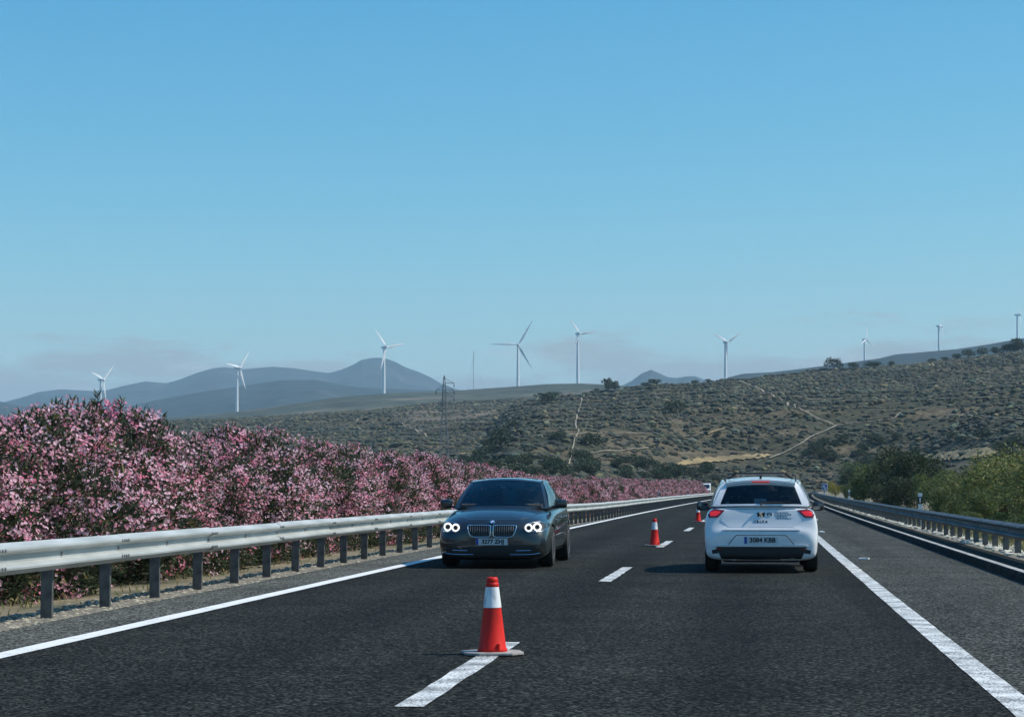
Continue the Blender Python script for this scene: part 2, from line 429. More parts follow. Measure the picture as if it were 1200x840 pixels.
def strip(name, xs, zs, mat_, parent=None, ys=YS, kind='structure', rag=0.0):
    """a sheet that follows the road; xs, zs = cross-section, offset from the road axis"""
    n = len(xs); V = []
    for y in ys:
        s = sh(y)
        for i in range(n):
            j = rag * (fbm(np.array([y * 0.9 + i * 31.0]), np.array([3.7 + i]), 3)[0] - 0.5) if i in (0, n - 1) else 0
            V.append((xs[i] + s + j, y, zs[i] + float(left_drop(xs[i], y))))
    Fq = [(r * n + i, r * n + i + 1, (r + 1) * n + i + 1, (r + 1) * n + i) for r in range(len(ys) - 1) for i in range(n - 1)]
    me = mesh_np(name, V, Fq, mat_)
    return link(name, me, parent, kind=kind if parent is None else None)

def disc(name, rad, z, mat_, n=96):
    rs = [0, 40, 200, 700, 2500, 8000, rad]
    V = [(0, 0, z)]; Fq = []
    for r in rs[1:]:
        V += [(r * math.cos(2 * math.pi * k / n), r * math.sin(2 * math.pi * k / n), z) for k in range(n)]
    for k in range(n): Fq.append((0, 0, 1 + k, 1 + (k + 1) % n))
    me = bpy.data.meshes.new(name)
    faces = [(0, 1 + k, 1 + (k + 1) % n) for k in range(n)]
    for i in range(len(rs) - 2):
        a = 1 + i * n; b = a + n
        faces += [(a + k, b + k, b + (k + 1) % n, a + (k + 1) % n) for k in range(n)]
    me.from_pydata(V, [], faces); me.materials.append(mat_); me.update()
    return link(name, me, kind='structure')

disc('ground', 20000, -0.62, M['soil'])
road = strip('road', [-6.02, -4.0, -2.0, 0.0, 1.72], [0, 0, 0, 0, 0], M['asphalt'])
strip('left_shoulder', [-7.05, -6.6, -6.02], [-0.03, -0.012, -0.001], M['left_shoulder'], rag=0.12)
strip('right_shoulder', [1.72, 2.8, 3.76], [-0.001, 0.0, -0.01], M['shoulder'])
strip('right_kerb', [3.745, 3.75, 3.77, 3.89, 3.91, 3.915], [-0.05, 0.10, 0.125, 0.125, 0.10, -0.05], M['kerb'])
strip('kerb_top', [3.772, 3.888], [0.129, 0.129], M['concrete'])  # pale strip puts the sunlit kerb top into its own colour
strip('gutter', [3.90, 4.3, 4.86], [0.03, -0.03, -0.005], M['asphalt'])
strip('right_gravel', [4.84, 5.3, 6.1], [0.0, 0.02, -0.06], M['gravel'], rag=0.15)
strip('right_verge', [6.0, 8.0, 12.0, 26.0], [-0.07, -0.2, -0.3, -0.64], M['soil'], rag=0.2)
strip('median_gravel', [-7.8, -7.4, -7.0], [-0.06, -0.03, -0.034], M['gravel'], rag=0.2)
strip('median_soil', [-13.0, -10.0, -7.7], [-0.2, -0.14, -0.055], M['soil'], rag=0.2)
strip('far_carriageway', [-22.5, -13.0], [-0.2, -0.2], M['asphalt'])
strip('far_verge', [-40, -22.5], [-0.66, -0.2], M['soil'])

# painted lines, children of the road
LX, DX, RX = -5.88, -2.06, 1.62
def line(name, x0, x1, ys, mat_, z=0.005, rag=0.004):
    V = []; n = 2
    for y in ys:
        s = sh(y)
        j0, j1 = (random.uniform(-rag, rag) for _ in range(2))
        V += [(x0 + s + j0, y, z), (x1 + s + j1, y, z)]
    Fq = [(2 * i, 2 * i + 1, 2 * i + 3, 2 * i + 2) for i in range(len(ys) - 1)]
    return link(name, mesh_np(name, V, Fq, mat_), road)
YL = np.concatenate([np.arange(4, 60, 0.5), np.arange(60, 621, 5.0)])
line('edge_line', LX - 0.11, LX + 0.10, YL, M['paint'])
line('edge_line', RX - 0.10, RX + 0.10, YL, M['paint_worn'])
y0 = 12.75
for k in range(34):
    ya = y0 + k * 17.0 - (0 if k else 0)
    if ya > 590: break
    L_ = 5.35
    line('lane_dash', DX - 0.088, DX + 0.088, np.linspace(ya, ya + L_, 12), M['paint_worn'] if k else M['paint_worn'], rag=0.008)
# small bits of litter on the right shoulder
for (px, py) in ((1012, 655), (962, 623.5)):
    d = ray(px, py); t = -CAM_H / d[2]
    mb = MB()
    a = [(-.09, -.06), (.08, -.07), (.11, .02), (.03, .07), (-.08, .05)]
    vs = [(x, y, 0.012 + random.uniform(0, .03)) for x, y in a] + [(x, y, 0.001) for x, y in a]
    mb.add(vs, [(0, 1, 2, 3, 4), (9, 8, 7, 6, 5)] + [(i, i + 5, (i + 1) % 5 + 5, (i + 1) % 5) for i in range(5)])
    o = mb.build('litter_scrap', M['white'], loc=(d[0] * t, d[1] * t, 0.0))
    tag(o, 'pale crumpled scrap of litter on the hard shoulder asphalt', 'litter', 'litter scraps on the shoulder')

# ------------------------------------------------------------------ hills
def prof(pts):
    p = np.array(pts, float); a, t = az_tan(p[:, 0], p[:, 1]); return a, t

A1, T1 = prof([(300, 590), (400, 577), (470, 566), (520, 549), (555, 523), (580, 496), (597, 480), (615, 471), (640, 466), (700, 460), (740, 455), (765, 450),
               (800, 450), (835, 446), (850, 444), (870, 443), (930, 436), (1000, 430), (1060, 427), (1120, 420), (1200, 411), (1320, 398), (1600, 375), (2000, 370)])
A2, T2 = prof([(-1200, 520), (-600, 500), (-200, 508), (0, 506), (120, 500), (210, 493), (300, 490), (350, 487), (430, 481), (480, 475), (540, 471), (600, 468), (700, 463), (800, 470), (1000, 520), (1200, 560), (2000, 560)])

def hill(x, y):
    x = np.asarray(x, float); y = np.asarray(y, float)
    r = np.hypot(x, y); a = np.arctan2(x, y)
    n1 = fbm(x / 130, y / 130, 4, 3) - 0.5
    n2 = fbm(x / 28, y / 28, 3, 11) - 0.5
    out = np.full(r.shape, -1.2)
    for A, T, r0, D, pw in ((A1, T1, 300., 1150., 1.25), (A2, T2, 520., 1750., 1.15)):
        tt = np.interp(a, A, T)
        D_ = D * (1 + 0.12 * np.sin(a * 9 + 1))
        tau = np.clip((r - r0) / (D_ - r0), 0, 1.0)
        H = np.maximum(CAM_H + tt * D_, -1.0)
        h = -0.9 + (H + 0.9) * tau ** pw
        h = h - np.clip(r - D_, 0, None) * 0.10
        env = np.clip(tau * 3, 0, 1) * np.clip((1.12 - tau) * 2.5, 0.12, 1)
        h = h + env * (n1 * 13 + n2 * 2.2)
        # old terraces
        stepm = 3.2
        q = h / stepm; fq = q - np.floor(q)
        ter = (np.floor(q) + sstep(0.55, 0.95, fq)) * stepm
        mask = sstep(0.47, 0.58, fbm(x / 210 + 9, y / 210, 2, 21)) * np.clip(tau * 4, 0, 1)
        h = h * (1 - mask * 0.75) + ter * mask * 0.75
        out = np.maximum(out, h)
    # the road runs on in a flat-bottomed dip
    dr = np.abs(x + 5 - shift(y))
    keep = sstep(16, 70, dr) + (1 - sstep(16, 70, dr)) * sstep(620, 760, y)
    return np.where(y > 0, -0.7 + (out + 0.7) * keep, out)

def polar_mesh(name, fn, a0, a1, na, rs, mat_):
    az = np.linspace(R(a0), R(a1), na); rs = np.asarray(rs)
    RR, AA = np.meshgrid(rs, az, indexing='ij')
    X = RR * np.sin(AA); Y = RR * np.cos(AA); Z = fn(X, Y)
    V = np.stack([X, Y, Z], -1).reshape(-1, 3)
    i = np.arange(len(rs) - 1)[:, None] * na + np.arange(na - 1)[None, :]
    i = i.ravel(); Fq = np.stack([i, i + 1, i + na + 1, i + na], -1)
    me = mesh_np(name, V, Fq, mat_, smooth=True)
    return link(name, me, kind='structure')

def hillmat(name, green, soil, s1=0.02, lo=.46, hi=.6, fine=0.35):
    m = mat(name, green, 0.95, spec=0.1); N, L = m.node_tree.nodes, m.node_tree.links; p = N['Principled BSDF']
    t = N.new('ShaderNodeTexCoord')
    mp = N.new('ShaderNodeMapping'); mp.inputs['Scale'].default_value = (0.55, 1, 3.0); L.new(t.outputs['Object'], mp.inputs[0])
    n = N.new('ShaderNodeTexNoise'); n.inputs['Scale'].default_value = s1; n.inputs['Detail'].default_value = 10; n.inputs['Roughness'].default_value = 0.68
    L.new(mp.outputs[0], n.inputs['Vector'])
    n2 = N.new('ShaderNodeTexNoise'); n2.inputs['Scale'].default_value = fine; n2.inputs['Detail'].default_value = 4; L.new(t.outputs['Object'], n2.inputs['Vector'])
    r = N.new('ShaderNodeMapRange'); r.inputs['From Min'].default_value = lo; r.inputs['From Max'].default_value = hi; L.new(n.outputs['Fac'], r.inputs['Value'])
    r2 = N.new('ShaderNodeMapRange'); r2.inputs['From Min'].default_value = 0.3; r2.inputs['From Max'].default_value = 0.7; r2.inputs['To Min'].default_value = 0.45; r2.inputs['To Max'].default_value = 1.55
    L.new(n2.outputs['Fac'], r2.inputs['Value'])
    mx = N.new('ShaderNodeMix'); mx.data_type = 'RGBA'; mx.inputs[6].default_value = (*green, 1); mx.inputs[7].default_value = (*soil, 1)
    L.new(r.outputs[0], mx.inputs[0])
    sc_ = N.new('ShaderNodeVectorMath'); sc_.operation = 'SCALE'; L.new(mx.outputs[2], sc_.inputs[0]); L.new(r2.outputs[0], sc_.inputs['Scale'])
    L.new(sc_.outputs[0], p.inputs['Base Color'])
    return m
M['hill'] = hillmat('scrub_hillside', (0.050, 0.053, 0.034), (0.125, 0.102, 0.066), 0.03, .44, .64, 0.5)
M['fields'] = hillmat('far_fields', (0.058, 0.068, 0.045), (0.15, 0.13, 0.09), 0.006, .50, .62, 0.03)
M['mount'] = hillmat('mountain_slope', (0.030, 0.042, 0.040), (0.060, 0.064, 0.056), 0.002, .45, .65, 0.012)
polar_mesh('scrub_hill', hill, -30, 26, 520, np.concatenate([np.arange(260, 700, 4.0), np.arange(700, 1400, 6.0), np.arange(1400, 2300, 12.0)]), M['hill'])

def ridge(name, pts, D, r0, mat_, pw=1.2, rough=0.05, na=420, base=-2, fall=0.15, nscale=None, nr=60):
    A, T = prof(pts); nscale = nscale or D / 12
    def fn(x, y):
        r = np.hypot(x, y); a = np.arctan2(x, y)
        tt = np.interp(a, A, T); H = CAM_H + tt * D
        tau = np.clip((r - r0) / (D - r0), 0, 1)
        h = base + (H - base) * tau ** pw
        n = fbm(x / nscale, y / nscale, 5, int(D) % 97) - 0.5
        # gullies running down the slope
        g = np.abs(fbm(a * D / (nscale * 0.55) + 3, r / (nscale * 2.5), 4, 5) - 0.5) * 2
        h = h + (n * 0.5 - g * 0.6) * rough * (H - base) * np.clip((1.02 - tau) * 4, 0.05, 1) * np.clip(tau * 4, 0, 1)
        return h - np.clip(r - D, 0, None) * fall
    a0, a1 = math.degrees(A[0]), math.degrees(A[-1])
    rs = np.concatenate([np.linspace(r0, D, nr), np.linspace(D, D * 1.25, 10)[1:]])
    polar_mesh(name, fn, a0, a1, na, rs, mat_)
    return fn, D

plain_fn, _ = ridge('far_plain', [(-900, 500), (0, 500), (150, 493), (210, 489), (280, 482), (340, 474), (390, 466), (450, 461), (530, 458), (570, 455), (600, 453), (640, 450), (680, 449),
                    (720, 451), (760, 455), (900, 470), (1100, 500)], 3300, 1500, M['fields'], 0.9, 0.05)
east_fn, _ = ridge('far_ridge', [(760, 480), (800, 456), (850, 443), (870, 438), (905, 436), (940, 432), (1000, 424), (1030, 420), (1050, 415), (1075, 413), (1095, 411), (1120, 409), (1160, 403),
                    (1200, 396), (1300, 380), (1500, 365), (1800, 380)], 4300, 2000, M['mount'], 1.0, 0.05)
ridge('near_mountain', [(-900, 450), (-400, 462), (-100, 466), (0, 470), (30, 476), (60, 480), (95, 488), (130, 482), (160, 474), (185, 468), (230, 460), (270, 454), (300, 449), (330, 445),
                        (370, 445), (395, 450), (420, 454), (470, 456), (520, 458), (560, 462), (640, 480)], 7200, 3400, M['mount'], 1.0, 0.16)
ridge('far_mountain', [(-900, 440), (-300, 455), (-60, 476), (0, 472), (30, 464), (45, 459), (70, 456), (110, 458), (125, 457), (150, 451), (170, 447), (195, 449), (212, 444), (230, 437), (248, 432),
                       (262, 430), (285, 432), (320, 429), (345, 431), (370, 435), (385, 437), (400, 433), (414, 427), (424, 421), (437, 419), (450, 419), (462, 423), (475, 430),
                       (490, 435), (505, 442), (518, 450), (535, 456), (560, 462), (640, 470)], 11500, 6000, M['mount'], 1.1, 0.22, na=600)
ridge('distant_peak', [(640, 470), (700, 458), (728, 452), (740, 446), (752, 437), (763, 433), (772, 437), (783, 442), (793, 443), (805, 441), (815, 441), (828, 446), (860, 450), (1000, 470)],
      9500, 5500, M['mount'], 1.1, 0.2)

# ---- pale tracks, terraces and dry fields draped on the hillside
def on_hill(px, py, lift=0.0):
    d = ray(px, py).reshape(-1, 3); h = np.hypot(d[:, 0], d[:, 1]); d = d / h[:, None]
    best = np.full(len(d), 1400.0); done = np.zeros(len(d), bool)
    r, pr, pg = 262.0, 262.0, np.full(len(d), 9.0)
    while r < 2000 and not done.all():
        P = d * r; g = CAM_H + P[:, 2] - hill(P[:, 0], P[:, 1])
        hit = (~done) & (g < 0)
        best[hit] = pr + (r - pr) * pg[hit] / (pg[hit] - g[hit] + 1e-9); done |= hit
        pr, pg = r, np.maximum(g, 1e-6); r *= 1.011
    P = d * best[:, None]
    return np.stack([P[:, 0], P[:, 1], hill(P[:, 0], P[:, 1]) + lift], -1)

def resample(pts, n):
    p = np.array(pts, float); s = np.concatenate([[0], np.cumsum(np.hypot(*np.diff(p, axis=0).T))])
    t = np.linspace(0, s[-1], n)
    return np.stack([np.interp(t, s, p[:, 0]), np.interp(t, s, p[:, 1])], -1)

def crest(px):
    """the hill's skyline point in the direction of photograph column px"""
    d = ray(px, 450); d = d / math.hypot(d[0], d[1]); r = np.arange(500, 1900, 6.0)
    z = hill(d[0] * r, d[1] * r); i = int(np.argmax((z - CAM_H) / r)); return np.array([d[0] * r[i], d[1] * r[i], z[i]])

TRACKS = []
def track(name, pts, width, mat_, lift=0.6, n=None):
    p = resample(pts, n or max(8, int(len(pts) * 9)))
    P = on_hill(p[:, 0], p[:, 1])
    # smooth
    for _ in range(3): P[1:-1] = (P[:-2] + 2 * P[1:-1] + P[2:]) / 4
    tan = np.gradient(P[:, :2], axis=0); tan /= np.maximum(np.hypot(tan[:, 0], tan[:, 1]), 1e-6)[:, None]
    nrm = np.stack([-tan[:, 1], tan[:, 0]], -1)
    w = width * np.hypot(P[:, 0], P[:, 1]) / F * 0.85 * (0.55 + 0.9 * rng.random(len(P)))
    V = []
    for k in (-1, 0, 1):
        q = P[:, :2] + nrm * (w * k / 2)[:, None]
        V.append(np.concatenate([q, (hill(q[:, 0], q[:, 1]) + lift)[:, None]], 1))
    V = np.stack(V, 1).reshape(-1, 3); Fq = []
    for i in range(len(P) - 1):
        for k in range(2): Fq.append((3 * i + k, 3 * i + k + 1, 3 * i + k + 4, 3 * i + k + 3))
    link(name, mesh_np(name, V, Fq, mat_), kind='structure')
    TRACKS.append((P[:, :2], float(w.mean())))

M['track'] = noisy(mat('pale_dirt', (0.34, 0.29, 0.21), 0.95), (0.17, 0.145, 0.10), (0.36, 0.31, 0.23), 0.15, 6)[0]
M['bank'] = noisy(mat('bare_bank', (0.30, 0.25, 0.18), 0.95), (0.15, 0.125, 0.085), (0.34, 0.29, 0.21), 0.08, 8)[0]
M['bare'] = noisy(mat('bare_brown_soil', (0.12, 0.10, 0.07), 0.95), (0.060, 0.056, 0.036), (0.165, 0.130, 0.088), 0.05, 9, lo=.38, hi=.62)[0]
M['gold'] = noisy(mat('dry_field', (0.38, 0.28, 0.13), 0.95), (0.19, 0.145, 0.07), (0.38, 0.28, 0.13), 0.10, 9, lo=.36, hi=.60, stretch=(.5, 1, 1))[0]
track('dirt_track', [(866, 447), (885, 454), (905, 464), (935, 480), (960, 491), (977, 499)], 2.6, M['track'])
track('dirt_track', [(980, 500), (966, 507), (950, 513), (936, 524), (918, 532), (902, 538)], 2.6, M['track'])
track('dirt_track', [(978, 500), (1000, 497), (1030, 494), (1048, 492), (1055, 486), (1072, 482), (1088, 478)], 2, M['track'])
track('dirt_track', [(1110, 486), (1140, 489), (1170, 491), (1210, 493)], 2, M['track'])
track('dirt_track', [(682, 468), (680, 478), (676, 490), (674, 500), (679, 506), (674, 514), (671, 528), (667, 546)], 1.9, M['track'])
track('terrace_bank', [(929, 467), (950, 470), (975, 469), (1010, 467)], 1.8, M['bank'])
track('terrace_bank', [(1120, 437), (1145, 436), (1180, 438)], 1.8, M['track'])
track('terrace_bank', [(1150, 449), (1180, 451), (1205, 451)], 1.8, M['bank'])
track('terrace_bank', [(1095, 468), (1130, 467), (1160, 466), (1185, 469)], 1.8, M['bank'])
track('terrace_bank', [(640, 512), (680, 510), (720, 508), (765, 510)], 1.8, M['bank'])
track('terrace_bank', [(690, 532), (720, 530), (760, 526)], 1.8, M['bank'])
track('terrace_bank', [(830, 510), (850, 503)], 1.8, M['gold'])
track('terrace_bank', [(310, 502), (330, 494), (350, 489), (400, 484)], 1.8, M['track'])
track('terrace_bank', [(408, 497), (430, 488), (450, 484), (470, 480), (500, 474), (540, 472)], 1.8, M['track'])
track('terrace_bank', [(470, 497), (485, 504), (500, 512)], 1.8, M['bank'])
track('terrace_bank', [(500, 488), (530, 486), (560, 482)], 1.8, M['bank'])

def field(name, top, bot, mat_, lift=0.45, n=40, m=8, clear=.9):
    a = resample(top, n); b = resample(bot, n); V = []
    a[:, 1] += 2.2 * (rng.random(n) - .5); b[:, 1] += 2.2 * (rng.random(n) - .5); mid = (a + b) / 2; e = np.minimum(np.arange(n), np.arange(n)[::-1]) / 5.0; e = np.clip(e + .1, 0, 1)[:, None]; a = mid + (a - mid) * e; b = mid + (b - mid) * e
    for i in range(m):
        t = i / (m - 1); q = a * (1 - t) + b * t
        V.append(q)
    V = np.concatenate(V); V = on_hill(V[:, 0], V[:, 1], lift); i = (np.arange(m - 1)[:, None] * n + np.arange(n - 1)[None, :]).ravel()
    link(name, mesh_np(name, V, np.stack([i, i + 1, i + n + 1, i + n], -1), mat_), kind='structure')
    FIELDS.append((V, clear))
FIELDS = []
field('dry_field', [(1083, 533), (1115, 530), (1150, 527), (1170, 526)], [(1083, 541), (1115, 540), (1150, 537), (1170, 535)], M['gold'])
field('dry_field', [(788, 543), (820, 538), (860, 535), (905, 532)], [(788, 549), (820, 544), (860, 540), (905, 537)], M['gold'])
field('dry_field', [(555, 553), (575, 548), (592, 550)], [(555, 558), (575, 556), (592, 557)], M['gold'])

field('bare_slope', [(450, 486), (490, 478), (540, 474), (596, 472)], [(466, 503), (505, 507), (545, 494), (588, 481)], M['bare'], lift=0.25, n=60, m=30, clear=.55)
# ---- scrub over the hillside: uncountable low shrubs
def blob_template(seed):
    g = np.random.default_rng(seed)
    bm = bmesh.new(); bmesh.ops.create_icosphere(bm, subdivisions=1, radius=1)
    vs = np.array([v.co[:] for v in bm.verts]); fs = np.array([[v.index for v in f.verts] for f in bm.faces]); bm.free()
    vs = vs * (0.72 + 0.5 * g.random((len(vs), 1))); vs[:, 2] = np.maximum(vs[:, 2], -0.25)
    return vs, fs

def scatter_blobs(name, P, S, tint, mat_, hz=0.75):
    T = [blob_template(s) for s in range(6)]; Vs, Fs, Cs = [], [], []; base = 0
    which = rng.integers(0, 6, len(P)); ang = rng.random(len(P)) * 6.283
    for k in range(6):
        i = np.where(which == k)[0]
        if not len(i): continue
        v, f = T[k]; c, s = np.cos(ang[i])[:, None], np.sin(ang[i])[:, None]
        x = (v[None, :, 0] * c - v[None, :, 1] * s) * S[i][:, None]; y = (v[None, :, 0] * s + v[None, :, 1] * c) * S[i][:, None]
        z = v[None, :, 2] * (S[i] * hz)[:, None]
        V = np.stack([x + P[i, 0][:, None], y + P[i, 1][:, None], z + P[i, 2][:, None]], -1).reshape(-1, 3)
        Vs.append(V); Fs.append((f[None] + (np.arange(len(i)) * len(v))[:, None, None] + base).reshape(-1, 3)); base += len(V)
        Cs.append(np.repeat(tint[i], len(v), 0))
    return link(name, mesh_np(name, np.concatenate(Vs), np.concatenate(Fs), mat_, np.concatenate(Cs)), kind='stuff')

N_ = 172000
a0, a1 = az_tan(-30, 500)[0], az_tan(1300, 500)[0]
rr = 300 + 1600 * rng.random(N_) ** 0.85; aa = a0 + (a1 - a0) * rng.random(N_)
X, Y = rr * np.sin(aa), rr * np.cos(aa)
dens = fbm(X / 45, Y / 45, 4, 31)
keep = (dens + 0.5 * (rng.random(N_) - 0.5)) > 0.385
for P, w in TRACKS:
    for i in range(len(P) - 1):
        q0, q1 = P[i], P[i + 1]; d = q1 - q0; L2 = max(d @ d, 1e-6)
        t = np.clip(((X - q0[0]) * d[0] + (Y - q0[1]) * d[1]) / L2, 0, 1)
        keep &= np.hypot(X - q0[0] - t * d[0], Y - q0[1] - t * d[1]) > w * 0.5 + 0.6
for V, clear in FIELDS:
    cand = np.where(keep & (X > V[:, 0].min() - 9) & (X < V[:, 0].max() + 9) & (Y > V[:, 1].min() - 9) & (Y < V[:, 1].max() + 9))[0]
    if len(cand):
        d2 = (X[cand][:, None] - V[None, :, 0]) ** 2 + (Y[cand][:, None] - V[None, :, 1]) ** 2
        keep[cand[(d2.min(1) < 30) & (rng.random(len(cand)) < clear)]] = False
keep &= (np.abs(X + 5 - shift(Y)) > 30) | (Y > 640)
X, Y = X[keep], Y[keep]; Z = hill(X, Y)
S = 0.32 + 1.15 * rng.random(len(X)) ** 2.2 + 0.0004 * np.hypot(X, Y) + 0.35 * np.clip((dens[keep] - .5) * 6, 0, 1)
tint = (0.65 + 0.75 * rng.random((len(X), 1))) * np.array([[1, 1, 1]]) * (1 + 0.18 * (rng.random((len(X), 3)) - 0.5))
brown = rng.random(len(X)) < 0.30
pale = rng.random(len(X)) < 0.14
tint[pale] *= np.array([1.9, 2.0, 1.9])
tint[brown] *= np.array([1.9, 1.5, 1.2])
scatter_blobs('hillside_scrub', np.stack([X, Y, Z], -1), S, tint, M['scrub'])
print('scrub', len(X))
# ------------------------------------------------------------------ guardrails
WPROF = [(0.0, 0.0), (0.012, 0.010), (0.058, 0.034), (0.078, 0.050), (0.082, 0.070), (0.077, 0.088), (0.030, 0.106), (0.004, 0.118), (0.004, 0.194),
         (0.030, 0.206), (0.077, 0.224), (0.082, 0.242), (0.078, 0.262), (0.058, 0.278), (0.012, 0.302), (0.0, 0.312)]
def wbeam(length, face=1):
    """two-wave beam, 3 mm sheet, along +Y, lower edge at z = 0, waves towards face * X"""
    mb = MB(); out = [(face * x, z) for x, z in WPROF]; inn = [(face * (x - 0.006), z) for x, z in WPROF[::-1]]
    mb.prism(out + inn, -0.02, length + 0.02)
    return mb

def post_mb(face, h):
    """open C-section post"""
    w, d, t = 0.12, 0.055, 0.008
    o = [(0, 0), (w, 0), (w, d), (w - t, d), (w - t, t), (t, t), (t, d), (0, d)]
    mb = MB(); mb.prism([(-face * a, b) for a, b in o], -0.3, h, axis='z')
    return mb

def guardrail(name, label, x_face, face, ztop, mbeam, mpost, ys, ye, zfn, pl=4.0):
    g = thing(name, label, 'guardrail', (x_face + sh(ys), ys, 0))
    bm_ = wbeam(pl, face).mesh('beam', mbeam, angle=25)
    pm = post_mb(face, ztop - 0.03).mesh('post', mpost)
    sp = MB(); sp.box((-face * 0.045, 0, 0), (0.085, 0.09, 0.2)); spm = sp.mesh('spacer', mpost, bevel=0.006)
    bt = MB()
    for zz in (0.070, 0.242):
        for yy in (-0.11, -0.03, 0.05, 0.13):
            bt.lathe([(0.017, 0), (0.015, 0.012), (0.006, 0.016)], 8, Matrix.Translation((face * 0.081, yy, zz)) @ Matrix.Rotation(face * R(90), 4, 'Y'))
    for yy in (-.02, 2.0):
        bt.lathe([(0.022, 0), (0.02, 0.014), (0.008, 0.02)], 8, Matrix.Translation((face * 0.006, yy, 0.156)) @ Matrix.Rotation(face * R(90), 4, 'Y'))
    btm = bt.mesh('bolts', M['bolt'])
    base = Vector(g.location)
    y = ys; k = 0
    while y < ye:
        xa, xb = x_face + sh(y), x_face + sh(y + pl); za, zb = zfn(y), zfn(y + pl)
        ang = math.atan2(xb - xa, pl); pit = math.atan2(zb - za, pl)
        jit = random.uniform(-.006, .006)
        b = link('beam', bm_, g, Vector((xa, y, ztop - 0.312 + za + jit)) - base, (pit, 0, -ang + random.uniform(-.0015, .0015)))
        if y < 75: link('bolts', btm, b, (0, 0, 0), kind='stuff')
        for q in (0, 2):
            yq = y + q; xq = x_face + sh(yq); zq = zfn(yq)
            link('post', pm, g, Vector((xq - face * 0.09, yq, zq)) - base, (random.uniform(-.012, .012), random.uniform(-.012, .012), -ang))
            if y < 110: link('spacer', spm, g, Vector((xq - face * 0.002, yq + 0.03, ztop - 0.156 + zq)) - base, (0, 0, -ang))
        y += pl
    return g

guardrail('guardrail', 'galvanised two-wave steel guardrail in front of the pink oleander hedge', -7.13, 1, 0.82, M['steel'], M['steel_post'], 11.4, 300,
          lambda y: float(left_drop(-7.1, y)) - 0.03)
guardrail('guardrail', 'shaded steel guardrail beside the hard shoulder in front of the green roadside shrubs', 4.98, -1, 0.64, M['steel_dark'], M['steel_post'], 16.3, 420, lambda y: 0.0)

# ------------------------------------------------------------------ leaf builders
def lathe_tube_np(pts, rad, n=6):
    mb = MB(); mb.tube(pts, rad, n); return mb

def unit(v): return v / np.maximum(np.linalg.norm(v, axis=-1, keepdims=True), 1e-9)

def leaves(P, D, L, W, g, droop=0.0):
    """diamond leaves: base P, direction D, length L, width W; returns verts, quads"""
    up = unit(g.normal(size=P.shape)); side = unit(np.cross(D, up))
    n = unit(np.cross(side, D))
    mid = P + D * (L * 0.45)[:, None] + n * (0.05 * L)[:, None]
    tip = P + D * L[:, None] - n * (droop * L)[:, None]
    a = mid + side * (W / 2)[:, None]; b = mid - side * (W / 2)[:, None]
    V = np.stack([P, a, tip, b], 1).reshape(-1, 3)
    F_ = np.arange(len(P) * 4).reshape(-1, 4)
    return V, F_

def lobes_points(g, lobes, n, shell=(0.62, 1.0)):
    """points in the outer shell of a union of ellipsoids; returns points and outward normals"""
    L = np.array(lobes); vol = L[:, 3] * L[:, 4] * L[:, 5]; vol = vol ** 0.67
    out_p, out_n = [], []; tot = 0
    while tot < n:
        k = g.choice(len(L), n, p=vol / vol.sum())
        u = unit(g.normal(size=(n, 3))); r = shell[0] + (shell[1] - shell[0]) * g.random(n) ** 0.6
        p = L[k, :3] + u * r[:, None] * L[k, 3:6]
        inside = np.zeros(n, bool)
        for j in range(len(L)):
            q = (p - L[j, :3]) / L[j, 3:6]
            inside |= (k != j) & ((q ** 2).sum(1) < 0.45)
        ok = (~inside) & (p[:, 2] > 0.03)
        out_p.append(p[ok]); out_n.append(unit(u[ok] / L[k[ok], 3:6])); tot += ok.sum()
    return np.concatenate(out_p)[:n], np.concatenate(out_n)[:n]

